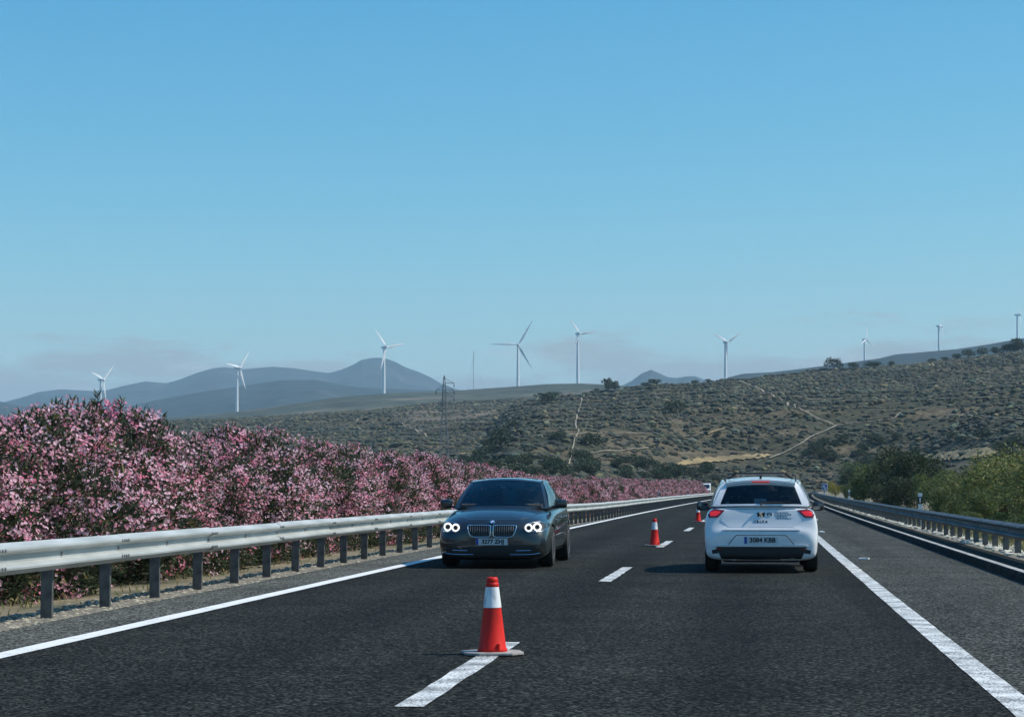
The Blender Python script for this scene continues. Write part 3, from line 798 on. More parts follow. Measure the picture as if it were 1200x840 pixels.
# ------------------------------------------------------------------ oleander hedge
def oleander_meshes(seed, nleaf=11000, nclus=900):
    g = np.random.default_rng(seed)
    lobes = []
    for i in range(12):
        a = g.random() * 6.283; d = 0.15 + 0.75 * g.random()
        z = 0.35 + 1.6 * g.random(); s = 0.42 + 0.30 * g.random()
        d *= (1.12 - 0.38 * abs(z - 0.9))
        lobes.append((math.cos(a) * d, math.sin(a) * d * 0.9, z, s, s, s * (0.9 + 0.3 * g.random())))
    for i in range(5):
        a = g.random() * 6.283; lobes.append((math.cos(a) * .35, math.sin(a) * .35, 1.75 + 0.45 * g.random(), 0.30, 0.30, 0.36))
    for i in range(6):
        a = i * 1.05 + g.random(); lobes.append((math.cos(a) * .8, math.sin(a) * .75, 0.38, 0.42, 0.42, 0.40))
    P, Nn = lobes_points(g, lobes, nleaf, (0.35, 1.05))
    D = unit(Nn * 0.8 + np.array([0, 0, 0.55]) + 0.65 * g.normal(size=P.shape))
    L = 0.10 + 0.08 * g.random(nleaf); W = 0.022 + 0.014 * g.random(nleaf)
    V, Fq = leaves(P, D, L, W, g, 0.1)
    t = (0.6 + 0.8 * g.random((nleaf, 1))) * np.array([[1.0, 1.0, 1.0]]) * (1 + 0.2 * (g.random((nleaf, 3)) - 0.5))
    dry = g.random(nleaf) < 0.05; t[dry] *= np.array([3.2, 2.2, 1.4])
    me_leaf = mesh_np('foliage', V, Fq, M['leaf'], np.repeat(t, 4, 0))
    # flowers in terminal clusters
    cp, cn_ = lobes_points(g, lobes, nclus, (0.90, 1.10))
    keep = (cp[:, 2] > 0.55) | (g.random(nclus) < 0.25); cp, cn_ = cp[keep], cn_[keep]
    nf = 12; n = len(cp) * nf
    fp = np.repeat(cp, nf, 0) + g.normal(size=(n, 3)) * np.array([0.065, 0.065, 0.05]); fn_ = unit(np.repeat(cn_, nf, 0) + 0.55 * g.normal(size=(n, 3)) + np.array([0, 0, .3]))
    ref = unit(g.normal(size=(n, 3))); a = unit(np.cross(fn_, ref)); b = np.cross(fn_, a)
    r = 0.017 + 0.011 * g.random(n)
    VV = [fp]
    for k in range(5):
        for off, rr_ in ((-0.42, 0.95), (0.42, 0.95)):
            th = 2 * math.pi * k / 5 + off
            VV.append(fp + (a * math.cos(th) + b * math.sin(th)) * (r * rr_)[:, None] + fn_ * (r * 0.35)[:, None])
    V = np.stack(VV, 1).reshape(-1, 3)
    tri = np.array([[0, 1 + 2 * k, 2 + 2 * k] for k in range(5)]); Ft = (tri[None] + (np.arange(n) * 11)[:, None, None]).reshape(-1, 3)
    pale = g.random((len(cp), 1)) ** 0.8
    cl = np.array([[1.02, 0.62, 0.72]]) * (1 - pale) + np.array([[1.12, 2.0, 1.65]]) * pale
    c = np.clip(np.repeat(cl, nf, 0) * (0.75 + 0.4 * g.random((n, 1))), 0, [1.1, 2.4, 1.75])
    me_fl = mesh_np('flowers', V, Ft, M['flower'], np.repeat(c, 11, 0))
    mb = MB()
    for i in range(11):
        a = g.random() * 6.283; d = 0.5 + 0.5 * g.random(); h = 1.0 + 0.9 * g.random()
        x0, y0_ = 0.22 * math.cos(a), 0.22 * math.sin(a)
        mb.tube([(x0 * .5, y0_ * .5, -0.1), (x0 + .2 * d * math.cos(a), y0_ + .2 * d * math.sin(a), h * .45), (d * .75 * math.cos(a), d * .75 * math.sin(a), h)], [0.024, 0.018, 0.008], 5)
    zt = float(np.percentile(cp[:, 2], 99.0))
    return me_leaf, me_fl, mb.mesh('stems', M['stem'], smooth=True), zt

OLE = [oleander_meshes(100 + i) for i in range(6)]
# hedge-top heights read along the median
hy = np.array([20, 25.5, 27.5, 28.6, 30.3, 32, 33.6, 35.5, 37.5, 39.5, 42.0, 44.0, 47, 50, 53, 58, 64, 80, 100, 132, 180, 260, 340])
hh = np.array([2.1, 2.36, 2.36, 2.34, 2.68, 2.58, 2.20, 1.98, 2.14, 2.40, 2.42, 2.16, 2.36, 2.36, 2.28, 2.25, 2.18, 2.05, 2.0, 2.0, 2.05, 2.2, 2.3])
y = 19.5; k = 0
hedge_label = 'pink flowering oleander bush in the median hedge behind the guardrail'
while y < 268:
    g = random.Random(int(k * 77 + 5))
    H = float(np.interp(y, hy, hh)) * g.uniform(0.95, 1.05)
    x = -9.75 + sh(y) + g.uniform(-.25, .25)
    ml, mf, ms, zt_ = OLE[(k * 5 + g.randrange(2)) % 6]
    sc = H / zt_ * g.uniform(.93, 1.06)
    b = thing('oleander_bush', hedge_label, 'bush', (x, y, -0.12 + float(left_drop(-9, y))), (0, 0, g.uniform(0, 6.28)), 'oleander bushes of the median hedge')
    w = sc * g.uniform(0.96, 1.16)
    b.scale = (w, w, sc)
    link('foliage', ml, b, kind='stuff'); link('flowers', mf, b, kind='stuff'); link('stems', ms, b)
    y += g.uniform(1.5, 2.2) if y < 60 else g.uniform(1.9, 2.5)
    k += 1
print('oleanders', k)
# one bush with a tall leafy sprig above the hedge top
g = np.random.default_rng(5)
tall = [o for o in C.objects if o.name.startswith('oleander_bush') and 30.3 < o.location.y < 32.6]
# the leggy sprig belongs to a bush of its own
b = thing('oleander_bush', 'leggy oleander with a tall sprig standing out above the hedge top', 'bush', (-9.55, 30.9, -0.12), (0, 0, 1.0), 'oleander bushes of the median hedge')
P = []; D = []
mbs = MB()
for i in range(7):
    a = g.random() * 6.283; top = np.array([0.22 * math.cos(a), 0.22 * math.sin(a), 2.50 + 0.34 * g.random()])
    mbs.tube([(0, 0, -0.05), (top[0] * .4, top[1] * .4, 1.5), tuple(top)], [0.016, 0.012, 0.006], 5)
    for j in range(46):
        t = g.random() * 0.55; q = top * (1 - t * np.array([.5, .5, .5])); P.append(q); D.append([0.8 * g.normal(), 0.8 * g.normal(), 0.9])
P = np.array(P); D = unit(np.array(D)); n = len(P)
V, Fq = leaves(P, D, 0.10 + 0.07 * g.random(n), 0.024 + 0.012 * g.random(n), g)
link('foliage', mesh_np('foliage', V, Fq, M['leaf'], np.repeat(0.7 + 0.6 * g.random((n, 1)) * np.ones((1, 3)), 4, 0)), b, kind='stuff')
mbs.build('stems', M['stem'], b)
n = 130; top = np.stack([np.clip(0.14 * g.normal(size=n), -.24, .24), np.clip(0.14 * g.normal(size=n), -.24, .24), 2.44 + 0.30 * g.random(n)], -1); nn = unit(g.normal(size=(n, 3)) + np.array([0, 0, 1]))
V, Fq = leaves(top, nn, np.full(n, .05), np.full(n, .05), g)
link('flowers', mesh_np('flowers', V, Fq, M['flower'], np.repeat(np.array([[1.0, .9, .95]]) * (0.7 + .5 * g.random((n, 1))), 4, 0)), b, kind='stuff')

# ------------------------------------------------------------------ trees and shrubs beside the right verge
def tree_meshes(seed, kind):
    """unit plant about 1 m tall and 1 m wide: crown leaves + trunk with limbs"""
    g = np.random.default_rng(seed); lobes = []
    nl, nleaf, ls, mt = {'bush': (13, 5200, 0.040, 'tree_leaf'), 'dark': (12, 5200, 0.042, 'dark_leaf'), 'willow': (14, 4600, 0.046, 'willow_leaf'),
                         'broom': (9, 2600, 0.05, 'yellow_leaf'), 'far': (9, 520, 0.11, 'dark_leaf')}[kind]
    for i in range(nl):
        a = g.random() * 6.283; d = 0.34 * math.sqrt(g.random()); z = 0.22 + 0.58 * g.random()
        if kind == 'far': z = 0.35 + 0.42 * g.random()
        s = 0.13 + 0.11 * g.random(); d *= 1.15 - 0.7 * abs(z - 0.5)
        lobes.append((d * math.cos(a), d * math.sin(a), z, s, s, s * (0.8 + 0.4 * g.random())))
    P, Nn = lobes_points(g, lobes, nleaf, (0.30, 1.08))
    down = -0.25 if kind == 'willow' else 0.35
    D = unit(Nn * 0.8 + np.array([0, 0, down]) + 0.7 * g.normal(size=P.shape))
    L = ls * (0.7 + 0.8 * g.random(nleaf)); W = L * (0.30 if kind in ('willow', 'broom') else 0.5)
    V, Fq = leaves(P, D, L, W, g, 0.15)
    t = (0.55 + 0.9 * g.random((nleaf, 1))) * (1 + 0.22 * (g.random((nleaf, 3)) - 0.5))
    me = mesh_np('crown', V, Fq, M[mt], np.repeat(t, 4, 0))
    mb = MB(); fork = (0.02, 0.01, 0.22)
    mb.tube([(0, 0, -0.06), (0.008, 0, 0.1), fork], [0.030, 0.022, 0.018], 7)
    for lb in lobes[:8]:
        mb.tube([fork, ((fork[0] + lb[0]) / 2 + .02, (fork[1] + lb[1]) / 2, (fork[2] + lb[2]) / 2), lb[:3]], [0.015, 0.010, 0.004], 5)
    return me, mb.mesh('trunk', M['bark'], smooth=True)

KIND = {k: [tree_meshes(300 + 10 * i + j, k) for j in range(n)] for i, (k, n) in enumerate((('bush', 3), ('dark', 3), ('willow', 3), ('broom', 1), ('far', 4)))}
def plant(kind, name, label, cat, loc, h, w, group=None, v=None):
    me, tm = KIND[kind][(v if v is not None else random.randrange(9)) % len(KIND[kind])]
    o = thing(name, label, cat, loc, (0, 0, random.uniform(0, 6.28)), group); o.scale = (w, w, h)
    link('crown', me, o, kind='stuff'); link('trunk', tm, o)
    return o
def verge_z(X): return float(np.interp(X, [4.8, 6, 8, 12, 26], [0, -.07, -.2, -.3, -.64]))
def px_at(px, X0):
    """distance along the road where the lateral offset X0 from the axis meets photograph column px"""
    d = ray(px, 570); k = d[0] / d[1]; Y = X0 / k
    for _ in range(20): Y = (X0 + sh(Y)) / k
    return Y
# (column, lateral offset, top row, width m, kind)
ROAD_PLANTS = [
    (1262, 7.6, 520, 3.6, 'willow'), (1215, 8.2, 522, 3.8, 'willow'), (1180, 8.8, 523, 3.9, 'willow'), (1160, 9.6, 541, 3.2, 'bush'), (1140, 8.8, 558, 2.8, 'bush'), (1114, 9.2, 556, 3.0, 'bush'),
    (1098, 9.8, 552, 3.0, 'bush'), (1075, 10.6, 531, 4.6, 'dark'), (1052, 11.2, 527, 5.4, 'dark'), (1062, 8.6, 556, 3.0, 'dark'), (1035, 10.8, 536, 5.2, 'bush'), (1022, 12.0, 533, 6.0, 'dark'),
    (1008, 11.5, 541, 5.6, 'dark'), (1012, 9.0, 560, 3.4, 'bush'), (994, 12.5, 540, 6.6, 'bush'), (983, 13.5, 545, 6.4, 'dark'), (973, 13.5, 544, 7.0, 'dark'), (1200, 7.0, 566, 2.0, 'bush'), (1152, 7.4, 574, 2.0, 'bush'),
    (1118, 7.6, 571, 2.2, 'bush'), (1040, 8.0, 569, 2.4, 'dark')]
VLAB = {'willow': 'loose pale green willowy shrub behind the shaded guardrail', 'bush': 'mid green leafy shrub in the roadside thicket behind the shaded guardrail',
        'dark': 'dark green dense tree in the roadside thicket behind the shaded guardrail'}
for i, (px, X0, py, w, kd) in enumerate(ROAD_PLANTS):
    Y = px_at(px, X0); X_ = X0 + sh(Y); zb = verge_z(X0); top = at(px, py, Y).z
    h = max(top - zb, 0.8) / 0.98
    plant(kd, {'willow': 'willow_shrub', 'bush': 'green_shrub', 'dark': 'dark_tree'}[kd], VLAB[kd], 'tree' if kd == 'dark' else 'shrub', (X_, Y, zb), h, w, {'willow': 'willowy shrubs on the verge', 'bush': 'green shrubs on the verge', 'dark': 'dark trees on the verge'}[kd], i)
Y = px_at(979, 7.9); plant('broom', 'broom_shrub', 'yellow flowering broom shrub beside the small blue sign', 'shrub', (7.9 + sh(Y), Y, -.2), at(979, 562, Y).z + 0.4, 2.6)
for px, X0, py in ((992, 8.6, 566), (1001, 8.8, 569), (1128, 6.6, 600), (1190, 6.4, 603)):
    Y = px_at(px, X0); plant('bush', 'low_shrub', 'low bright green shrub at the foot of the shaded guardrail', 'shrub', (X0 + sh(Y), Y, verge_z(X0)), max(at(px, py, Y).z - verge_z(X0), .6), 1.6, 'low shrubs behind the shaded guardrail')

# dry grass and pale stones on the verges
def grass(name, xlo, xhi, ylo, yhi, n, hmin, hmax, seed, zf):
    g = np.random.default_rng(seed); yy = ylo * (yhi / ylo) ** g.random(n); xx = xlo + (xhi - xlo) * g.random(n)
    cl = fbm(xx * 1.3, yy * 0.8, 3, seed); k = cl > 0.45; xx, yy = xx[k], yy[k]; n = len(xx)
    P = np.stack([xx + shift(yy), yy, zf(xx, yy)], -1)
    D = unit(np.stack([0.35 * g.normal(size=n), 0.35 * g.normal(size=n), np.ones(n)], -1))
    V, Fq = leaves(P, D, hmin + (hmax - hmin) * g.random(n), 0.012 + 0.012 * g.random(n), g, 0.2)
    t = (0.6 + 0.6 * g.random((n, 1))) * np.ones((1, 3)); gr = g.random(n) < 0.35; t[gr] *= np.array([0.35, 0.6, 0.4])
    return link(name, mesh_np(name, V, Fq, M['drygrass'], np.repeat(t, 4, 0)), kind='stuff')
grass('verge_grass', 5.3, 9.5, 22, 190, 26000, 0.15, 0.5, 41, lambda x, y: np.interp(x, [4.8, 6, 8, 12], [0, -.07, -.2, -.3]))
grass('median_grass', -9.6, -8.0, 18, 110, 1800, 0.05, 0.16, 43, lambda x, y: -0.08 + left_drop(x, y))
def stones(name, xlo, xhi, ylo, yhi, n, smin, smax, zf, c):
    yy = ylo * (yhi / ylo) ** rng.random(n); xx = xlo + (xhi - xlo) * rng.random(n)
    P = np.stack([xx + shift(yy), yy, zf(xx, yy)], -1)
    return scatter_blobs(name, P, smin + (smax - smin) * rng.random(n) ** 2, (0.5 + 0.6 * rng.random((n, 1))) * np.ones((1, 3)) * c, M['stone'], 0.6)
stones('verge_stones', 4.95, 6.0, 18, 150, 5000, 0.03, 0.12, lambda x, y: np.interp(x, [4.8, 5.3, 6.1], [0, .02, -.06]), np.array([1.1, 1.1, 1.05]))
stones('median_stones', -7.9, -7.05, 14, 90, 4000, 0.012, 0.05, lambda x, y: -0.04 + left_drop(x, y), np.array([.75, .7, .6]))

# ------------------------------------------------------------------ trees that stand out on the hillside
def hill_tree(px, py, hpx, wpx, label, group=None, D=None, name='hill_tree', cat='tree'):
    P = crest(px) if py < 472 and px > 600 else on_hill(px, py)[0]
    r = math.hypot(P[0], P[1]); 
    return plant('far', name, label, cat, (P[0], P[1], P[2] - 0.4), hpx * r / F / 0.85, wpx * r / F / 0.85, group)
HT = [(712, 461, 15, 13), (721, 461, 12, 12), (768, 452, 7, 16), (758, 453, 5, 12), (789, 487, 18, 20), (841, 512, 8, 8), (692, 521, 14, 20), (700, 523, 10, 14), (655, 515, 9, 16),
      (978, 434, 13, 16), (1001, 430, 8, 12), (1020, 429, 8, 14), (1028, 429, 7, 10), (1046, 427, 7, 8), (1123, 420, 7, 10), (1136, 420, 10, 14), (1152, 417, 10, 11), (1168, 415, 9, 13), (1185, 413, 9, 14),
      (1198, 411, 9, 12), (586, 527, 26, 22), (576, 531, 16, 18), (600, 505, 12, 12), (1192, 446, 16, 16), (1180, 448, 10, 12), (650, 470, 6, 16), (687, 461, 4, 9), (700, 461, 5, 9), (815, 451, 5, 8), (830, 449, 5, 8), (1092, 425, 5, 10), (1108, 423, 5, 9)]
for (px, py, h_, w_) in HT:
    ridge_ = py < 472
    hill_tree(px, py, h_, w_, 'dark round tree standing along the crest of the scrub hill' if ridge_ else 'dark bushy tree standing out on the slope of the scrub hill',
              'trees along the hill crest' if ridge_ else 'trees on the hill slope')
o = hill_tree(640, 473, 12, 26, 'wide rounded dark tree beside the small white hut', None)
# belt of trees along the valley floor beyond the road
for i in range(95):
    px = random.uniform(540, 975); py = random.uniform(553, 566) if random.random() < .6 else random.uniform(540, 556)
    if 780 < px < 910 and py < 551: continue
    P = on_hill(px, py)[0]; 
    if abs(P[0] + 5 - sh(P[1])) < 22: continue
    s = random.uniform(2.2, 4.6)
    plant(random.choice(['far', 'far', 'far']), 'valley_tree', 'dark green tree in the belt along the foot of the scrub hill', 'tree', (P[0], P[1], P[2] - .4), s, s * random.uniform(1.1, 1.6), 'trees along the foot of the hill')
for i in range(60):
    px = random.uniform(945, 1200); py = random.uniform(512, 552)
    if 1080 < px < 1172 and py > 520: continue
    P = on_hill(px, py)[0]
    s = random.uniform(2.2, 4.2)
    plant('far', 'slope_tree', 'green tree in the loose wood on the lower hillside', 'tree', (P[0], P[1], P[2] - .4), s, s * random.uniform(1.1, 1.6), 'loose wood on the lower hillside')
# ------------------------------------------------------------------ cars
def evaluated(o):
    dg = bpy.context.evaluated_depsgraph_get(); dg.update()
    me = bpy.data.meshes.new_from_object(o.evaluated_get(dg)); return me

def loft_body(name, stations, wells, mat_, levels=2):
    n = None; V = []; Fs = []
    for (y, zb, zs, zt, wl_, wm, wb) in stations:
        h = zs - zb
        half = [(0, zb), (wl_ * .8, zb), (wl_, zb + .05), (wm * .985, zb + .30 * h), (wm, zb + .62 * h), (wm * .45 + wb * .55 + .012, zs - .075), (wb * .975, zs), (wb * .62, zt - .25 * (zt - zs)), (0, zt)]
        ring = half + [(-x, z) for x, z in half[-2:0:-1]]
        n = len(ring); V += [(x, y, z) for x, z in ring]
    m = len(stations)
    for i in range(m - 1):
        for k in range(n): Fs.append((i * n + k, i * n + (k + 1) % n, (i + 1) * n + (k + 1) % n, (i + 1) * n + k))
    for i in (0, m - 1):
        zc = sum(V[i * n + k][2] for k in range(n)) / n; V.append((0, stations[i][0], zc)); c = len(V) - 1
        for k in range(n): Fs.append((i * n + k, i * n + (k + 1) % n, c))
    bm = bmesh.new(); vs = [bm.verts.new(p) for p in V]
    for f in Fs: bm.faces.new([vs[i] for i in f])
    bmesh.ops.recalc_face_normals(bm, faces=bm.faces)
    me = bpy.data.meshes.new(name); bm.to_mesh(me); bm.free()
    o = link('tmp', me); md = o.modifiers.new('s', 'SUBSURF'); md.levels = levels; md.render_levels = levels
    cut = MB()
    for (yw, zw, r) in wells:
        for s in (-1, 1):
            cut.lathe([(r, 0), (r, 0.34)], 40, Matrix.Translation((s * 0.62, yw, zw)) @ Matrix.Rotation(s * R(90), 4, 'Y'))
    co = cut.build('tmpcut', None)
    bo = o.modifiers.new('b', 'BOOLEAN'); bo.operation = 'DIFFERENCE'; bo.object = co; bo.solver = 'EXACT'
    res = evaluated(o)
    full = o.modifiers['b']; full.show_viewport = False
    skin_me = evaluated(o)
    bm = bmesh.new(); bm.from_mesh(skin_me); bvh = BVHTree.FromBMesh(bm); bm.free()
    for t in (o, co): bpy.data.objects.remove(t)
    res.materials.clear(); res.materials.append(mat_); res.name = name
    for p in res.polygons: p.use_smooth = True
    bm = bmesh.new(); bm.from_mesh(res)
    for e in bm.edges:
        if len(e.link_faces) == 2 and e.calc_face_angle(0) > R(40): e.smooth = False
    for f in bm.faces: f.smooth = True
    bm.to_mesh(res); bm.free()
    return res, bvh

VIEW = {'front': (Vector((0, -1, 0)), lambda a, b: Vector((a, 5, b))), 'rear': (Vector((0, 1, 0)), lambda a, b: Vector((a, -5, b))),
        'left': (Vector((1, 0, 0)), lambda a, b: Vector((-5, a, b))), 'right': (Vector((-1, 0, 0)), lambda a, b: Vector((5, a, b))), 'top': (Vector((0, 0, -1)), lambda a, b: Vector((a, b, 5)))}
def surf(bvh, view, a, b):
    d, st = VIEW[view]; hit = bvh.ray_cast(st(a, b), d)
    if hit[0] is None:
        q = st(a, b); q = q + d * 4.0; hit = bvh.find_nearest(q)
        return hit[0]
    return hit[0]

def plate(name, bvh, view, outline, mat_, parent, off=0.004, thick=0.012, cuts=3, flat=False):
    d, st = VIEW[view]; bm = bmesh.new()
    f = bm.faces.new([bm.verts.new((a, b, 0)) for a, b in outline])
    bmesh.ops.triangulate(bm, faces=[f])
    if cuts: bmesh.ops.subdivide_edges(bm, edges=bm.edges[:], cuts=cuts, use_grid_fill=True)
    P = [surf(bvh, view, v.co.x, v.co.y) for v in bm.verts]
    if flat:
        m = min(p.dot(d) for p in P)
        P = [p - d * (p.dot(d) - m) for p in P]
    for v, p in zip(bm.verts, P): v.co = p - d * off
    r = bmesh.ops.extrude_face_region(bm, geom=bm.faces[:])
    for g_ in r['geom']:
        if isinstance(g_, bmesh.types.BMVert): g_.co = g_.co + d * thick
    bmesh.ops.recalc_face_normals(bm, faces=bm.faces)
    for ff in bm.faces: ff.smooth = True
    for e in bm.edges:
        if len(e.link_faces) == 2 and e.calc_face_angle(0) > R(35): e.smooth = False
    me = bpy.data.meshes.new(name); bm.to_mesh(me); bm.free(); me.materials.append(mat_)
    return link(name, me, parent)

def ring_tube(name, pts, rad, mat_, parent, n=6):
    """closed tube through pts"""
    mb = MB(); k = len(pts); pts = [Vector(p) for p in pts]; vs = []; fs = []
    c = sum(pts, Vector()) / k
    for i in range(k):
        t = (pts[(i + 1) % k] - pts[i - 1]).normalized(); a = (pts[i] - c); a = (a - t * a.dot(t)).normalized(); b = t.cross(a)
        for j in range(n):
            th = 2 * math.pi * j / n; vs.append(pts[i] + (a * math.cos(th) + b * math.sin(th)) * rad)
    for i in range(k):
        for j in range(n): fs.append((i * n + j, i * n + (j + 1) % n, ((i + 1) % k) * n + (j + 1) % n, ((i + 1) % k) * n + j))
    mb.add(vs, fs); return mb.build(name, mat_, parent, smooth=True)

def text_obj(s, size, mat_, parent, loc, rot, name, ex=0.002, spacing=1.0, bold=0.0):
    cu = bpy.data.curves.new('t', 'FONT'); cu.body = s; cu.size = size; cu.align_x = 'CENTER'; cu.align_y = 'CENTER'; cu.extrude = ex; cu.space_character = spacing; cu.offset = bold
    cu.resolution_u = 3
    o = bpy.data.objects.new('t', cu); C.objects.link(o); me = evaluated(o); bpy.data.objects.remove(o)
    me.materials.clear(); me.materials.append(mat_); me.name = name
    return link(name, me, parent, loc, rot)

def wheel(root, x, y, r, w, side, rim='alloy', spokes=10):
    wh = MB(); prof_ = [(r * .62, -w / 2), (r * .93, -w / 2), (r * .985, -w / 2 + .03), (r, -w / 2 + .06), (r, w / 2 - .06), (r * .985, w / 2 - .03), (r * .93, w / 2), (r * .62, w / 2)]
    T = Matrix.Rotation(R(90), 4, 'Y')
    wh.lathe(prof_, 36, T)
    wo = wh.build('wheel', M['rubber'], root, (x, y, r), smooth=False, angle=40)
    rm = MB(); rm.lathe([(r * .64, w * .18), (r * .64, w * .5 + .003), (r * .58, w * .5 + .004), (r * .57, w * .2)], 36, Matrix.Rotation(side * R(90), 4, 'Y'))
    for k in range(spokes):
        a = 2 * math.pi * k / spokes
        rm.box((0, r * .33, 0), (0.02, r * .56, 0.045), Matrix.Translation((side * (w * .5 - .02), 0, 0)) @ Matrix.Rotation(a, 4, 'X'))
    rm.lathe([(r * .13, w * .3), (r * .13, w * .5 - .005), (r * .05, w * .5)], 16, Matrix.Rotation(side * R(90), 4, 'Y'))
    rm.build('rim', M[rim], wo, angle=40)
    bk = MB(); bk.lathe([(r * .63, w * .1), (r * .63, w * .18)], 30, Matrix.Rotation(side * R(90), 4, 'Y')); bk.build('brake_disc', M['black'], wo)
    return wo

def cabin(root, c, paint, glassm, rearglass):
    """glasshouse from ruled panels between the belt line and the roof edge"""
    L1 = lambda a, b, t: a + (b - a) * t
    Bf, Br, Rf, Rr = (Vector(c[k]) for k in ('Bf', 'Br', 'Rf', 'Rr'))
    def wind(u, t):
        a = Vector((u * Bf.x, Bf.y + c['bow'] * (1 - u * u), Bf.z + .02 * (1 - u * u))); b = Vector((u * Rf.x, Rf.y + c['bow'] * .7 * (1 - u * u), Rf.z + c['crown'] * (1 - u * u)))
        p = L1(a, b, t); p.z += 0.035 * 4 * t * (1 - t); return p
    def rear(u, t):
        a = Vector((u * Br.x, Br.y - c['rbow'] * (1 - u * u), Br.z + c.get('rz', 0) * (1 - u * u))); b = Vector((u * Rr.x, Rr.y - c['rbow'] * .7 * (1 - u * u), Rr.z + c['crown'] * (1 - u * u)))
        p = L1(a, b, t); p.y -= c.get('rbulge', .03) * 4 * t * (1 - t); return p
    def side_(s):
        def f(u, t):
            a = L1(Bf, Br, u); a.x += c['sb'] * math.sin(math.pi * u); b = L1(Rf, Rr, u); b.x += c['st'] * math.sin(math.pi * u); b.z += c['arc'] * math.sin(math.pi * min(1, u * 1.05))
            p = L1(a, b, t); p.x += 0.035 * 4 * t * (1 - t); p.x *= s; return p
        return f
    def roof(u, v):
        sx = L1(Rf, Rr, v).x + c['st'] * math.sin(math.pi * v); z = L1(Rf, Rr, v).z + c['arc'] * math.sin(math.pi * min(1, v * 1.05)) + c['crown'] * (1 - u * u) * (1 + .0 * v)
        y = L1(Rf.y + c['bow'] * .7 * (1 - u * u), Rr.y - c['rbow'] * .7 * (1 - u * u), v); return Vector((u * sx, y, z))
    frame = bmesh.new()
    def grid(fn, us, ts, wins, nu=3, nt=2):
        def fine(b, n): return [b[i] + (b[i + 1] - b[i]) * k / n for i in range(len(b) - 1) for k in range(n)] + [b[-1]]
        U, T_ = fine(us, nu), fine(ts, nt); panes = {w[0]: bmesh.new() for w in wins}
        for i in range(len(U) - 1):
            for j in range(len(T_) - 1):
                um, tm = (U[i] + U[i + 1]) / 2, (T_[j] + T_[j + 1]) / 2; tgt = frame
                for w in wins:
                    if w[1] < um < w[2] and w[3] < tm < w[4]: tgt = panes[w[0]]
                q = [fn(U[i], T_[j]), fn(U[i + 1], T_[j]), fn(U[i + 1], T_[j + 1]), fn(U[i], T_[j + 1])]
                try: tgt.faces.new([tgt.verts.new(p) for p in q])
                except ValueError: pass
        return panes
    def finish(bm, name, m, solid=0, shrink=0, cen=Vector((0, -.2, 1.15))):
        bmesh.ops.remove_doubles(bm, verts=bm.verts, dist=0.0015)
        bmesh.ops.recalc_face_normals(bm, faces=bm.faces)
        # outward
        s = sum((f.normal.dot(f.calc_center_median() - cen)) for f in bm.faces)
        if s < 0: bmesh.ops.reverse_faces(bm, faces=bm.faces)
        bm.normal_update()
        if shrink:
            for v in bm.verts: v.co -= v.normal * shrink
        if solid: bmesh.ops.solidify(bm, geom=bm.faces[:], thickness=solid)
        for f in bm.faces: f.smooth = True
        for e in bm.edges:
            if len(e.link_faces) == 2 and e.calc_face_angle(0) > R(32): e.smooth = False
        me = bpy.data.meshes.new(name); bm.to_mesh(me); bm.free(); me.materials.append(m)
        return link(name, me, root)
    pw = grid(wind, [-1, -.93, -.4, 0, .4, .93, 1], [0, .04, .5, .93, 1], [('w', -.93, .93, .04, .93)])
    u0, u1, t0, t1 = c.get('rearwin', (-.86, .86, .08, .9))
    pr = grid(rear, [-1, u0, -.4, 0, .4, u1, 1], [0, t0, .5, t1, 1], [('r', u0, u1, t0, t1)])
    panes = []
    for s in (-1, 1):
        wins = [(f'{s}{i}', a, b, .07, .90) for i, (a, b) in enumerate(c['sidewins'])]
        br = sorted({0, 1, *[q for w in c['sidewins'] for q in w]})
        panes.append(grid(side_(s), br, [0, .07, .5, .90, 1], wins))
    grid(roof, [-1, -.85, -.4, 0, .4, .85, 1], [0, .25, .5, .75, 1], [])
    finish(frame, 'cabin_frame', paint, solid=0.03)
    finish(pw['w'], 'windscreen', glassm, 0, 0.004)
    finish(pr['r'], 'rear_window', rearglass, 0, 0.004)
    for pp in panes:
        for k_, b in pp.items(): finish(b, 'side_window', rearglass if k_.endswith(('1', '2')) else glassm, 0, 0.004)
    return wind, rear, side_, roof

def rbox(name, c, s, m, parent, bev=0.02, rot=(0, 0, 0)):
    mb = MB(); mb.box((0, 0, 0), s); return mb.build(name, m, parent, c, rot, bevel=bev, smooth=False, angle=60)

def seat(root, x, y, zb, h, w=0.5, rake=0.22):
    s = rbox('seat', (x, y, zb + h / 2), (w, 0.12, h), M['interior'], root, 0.04, (rake, 0, 0))
    rbox('headrest', (0, 0.0, h / 2 + 0.11), (0.26, 0.09, 0.17), M['interior'], s, 0.035)
    pst = MB(); pst.tube([(-.06, 0, h / 2 - .02), (-.06, 0, h / 2 + .05)], .008, 6); pst.tube([(.06, 0, h / 2 - .02), (.06, 0, h / 2 + .05)], .008, 6); pst.build('headrest_rod', M['chrome'], s)
    return s

def torus_mb(Rm, r, n=28, k=8):
    mb = MB(); vs = []; fs = []
    for i in range(n):
        a = 2 * math.pi * i / n
        for j in range(k):
            b = 2 * math.pi * j / k; vs.append(((Rm + r * math.cos(b)) * math.cos(a), (Rm + r * math.cos(b)) * math.sin(a), r * math.sin(b)))
    for i in range(n):
        for j in range(k): fs.append((i * k + j, ((i + 1) % n) * k + j, ((i + 1) % n) * k + (j + 1) % k, i * k + (j + 1) % k))
    return mb.add(vs, fs)

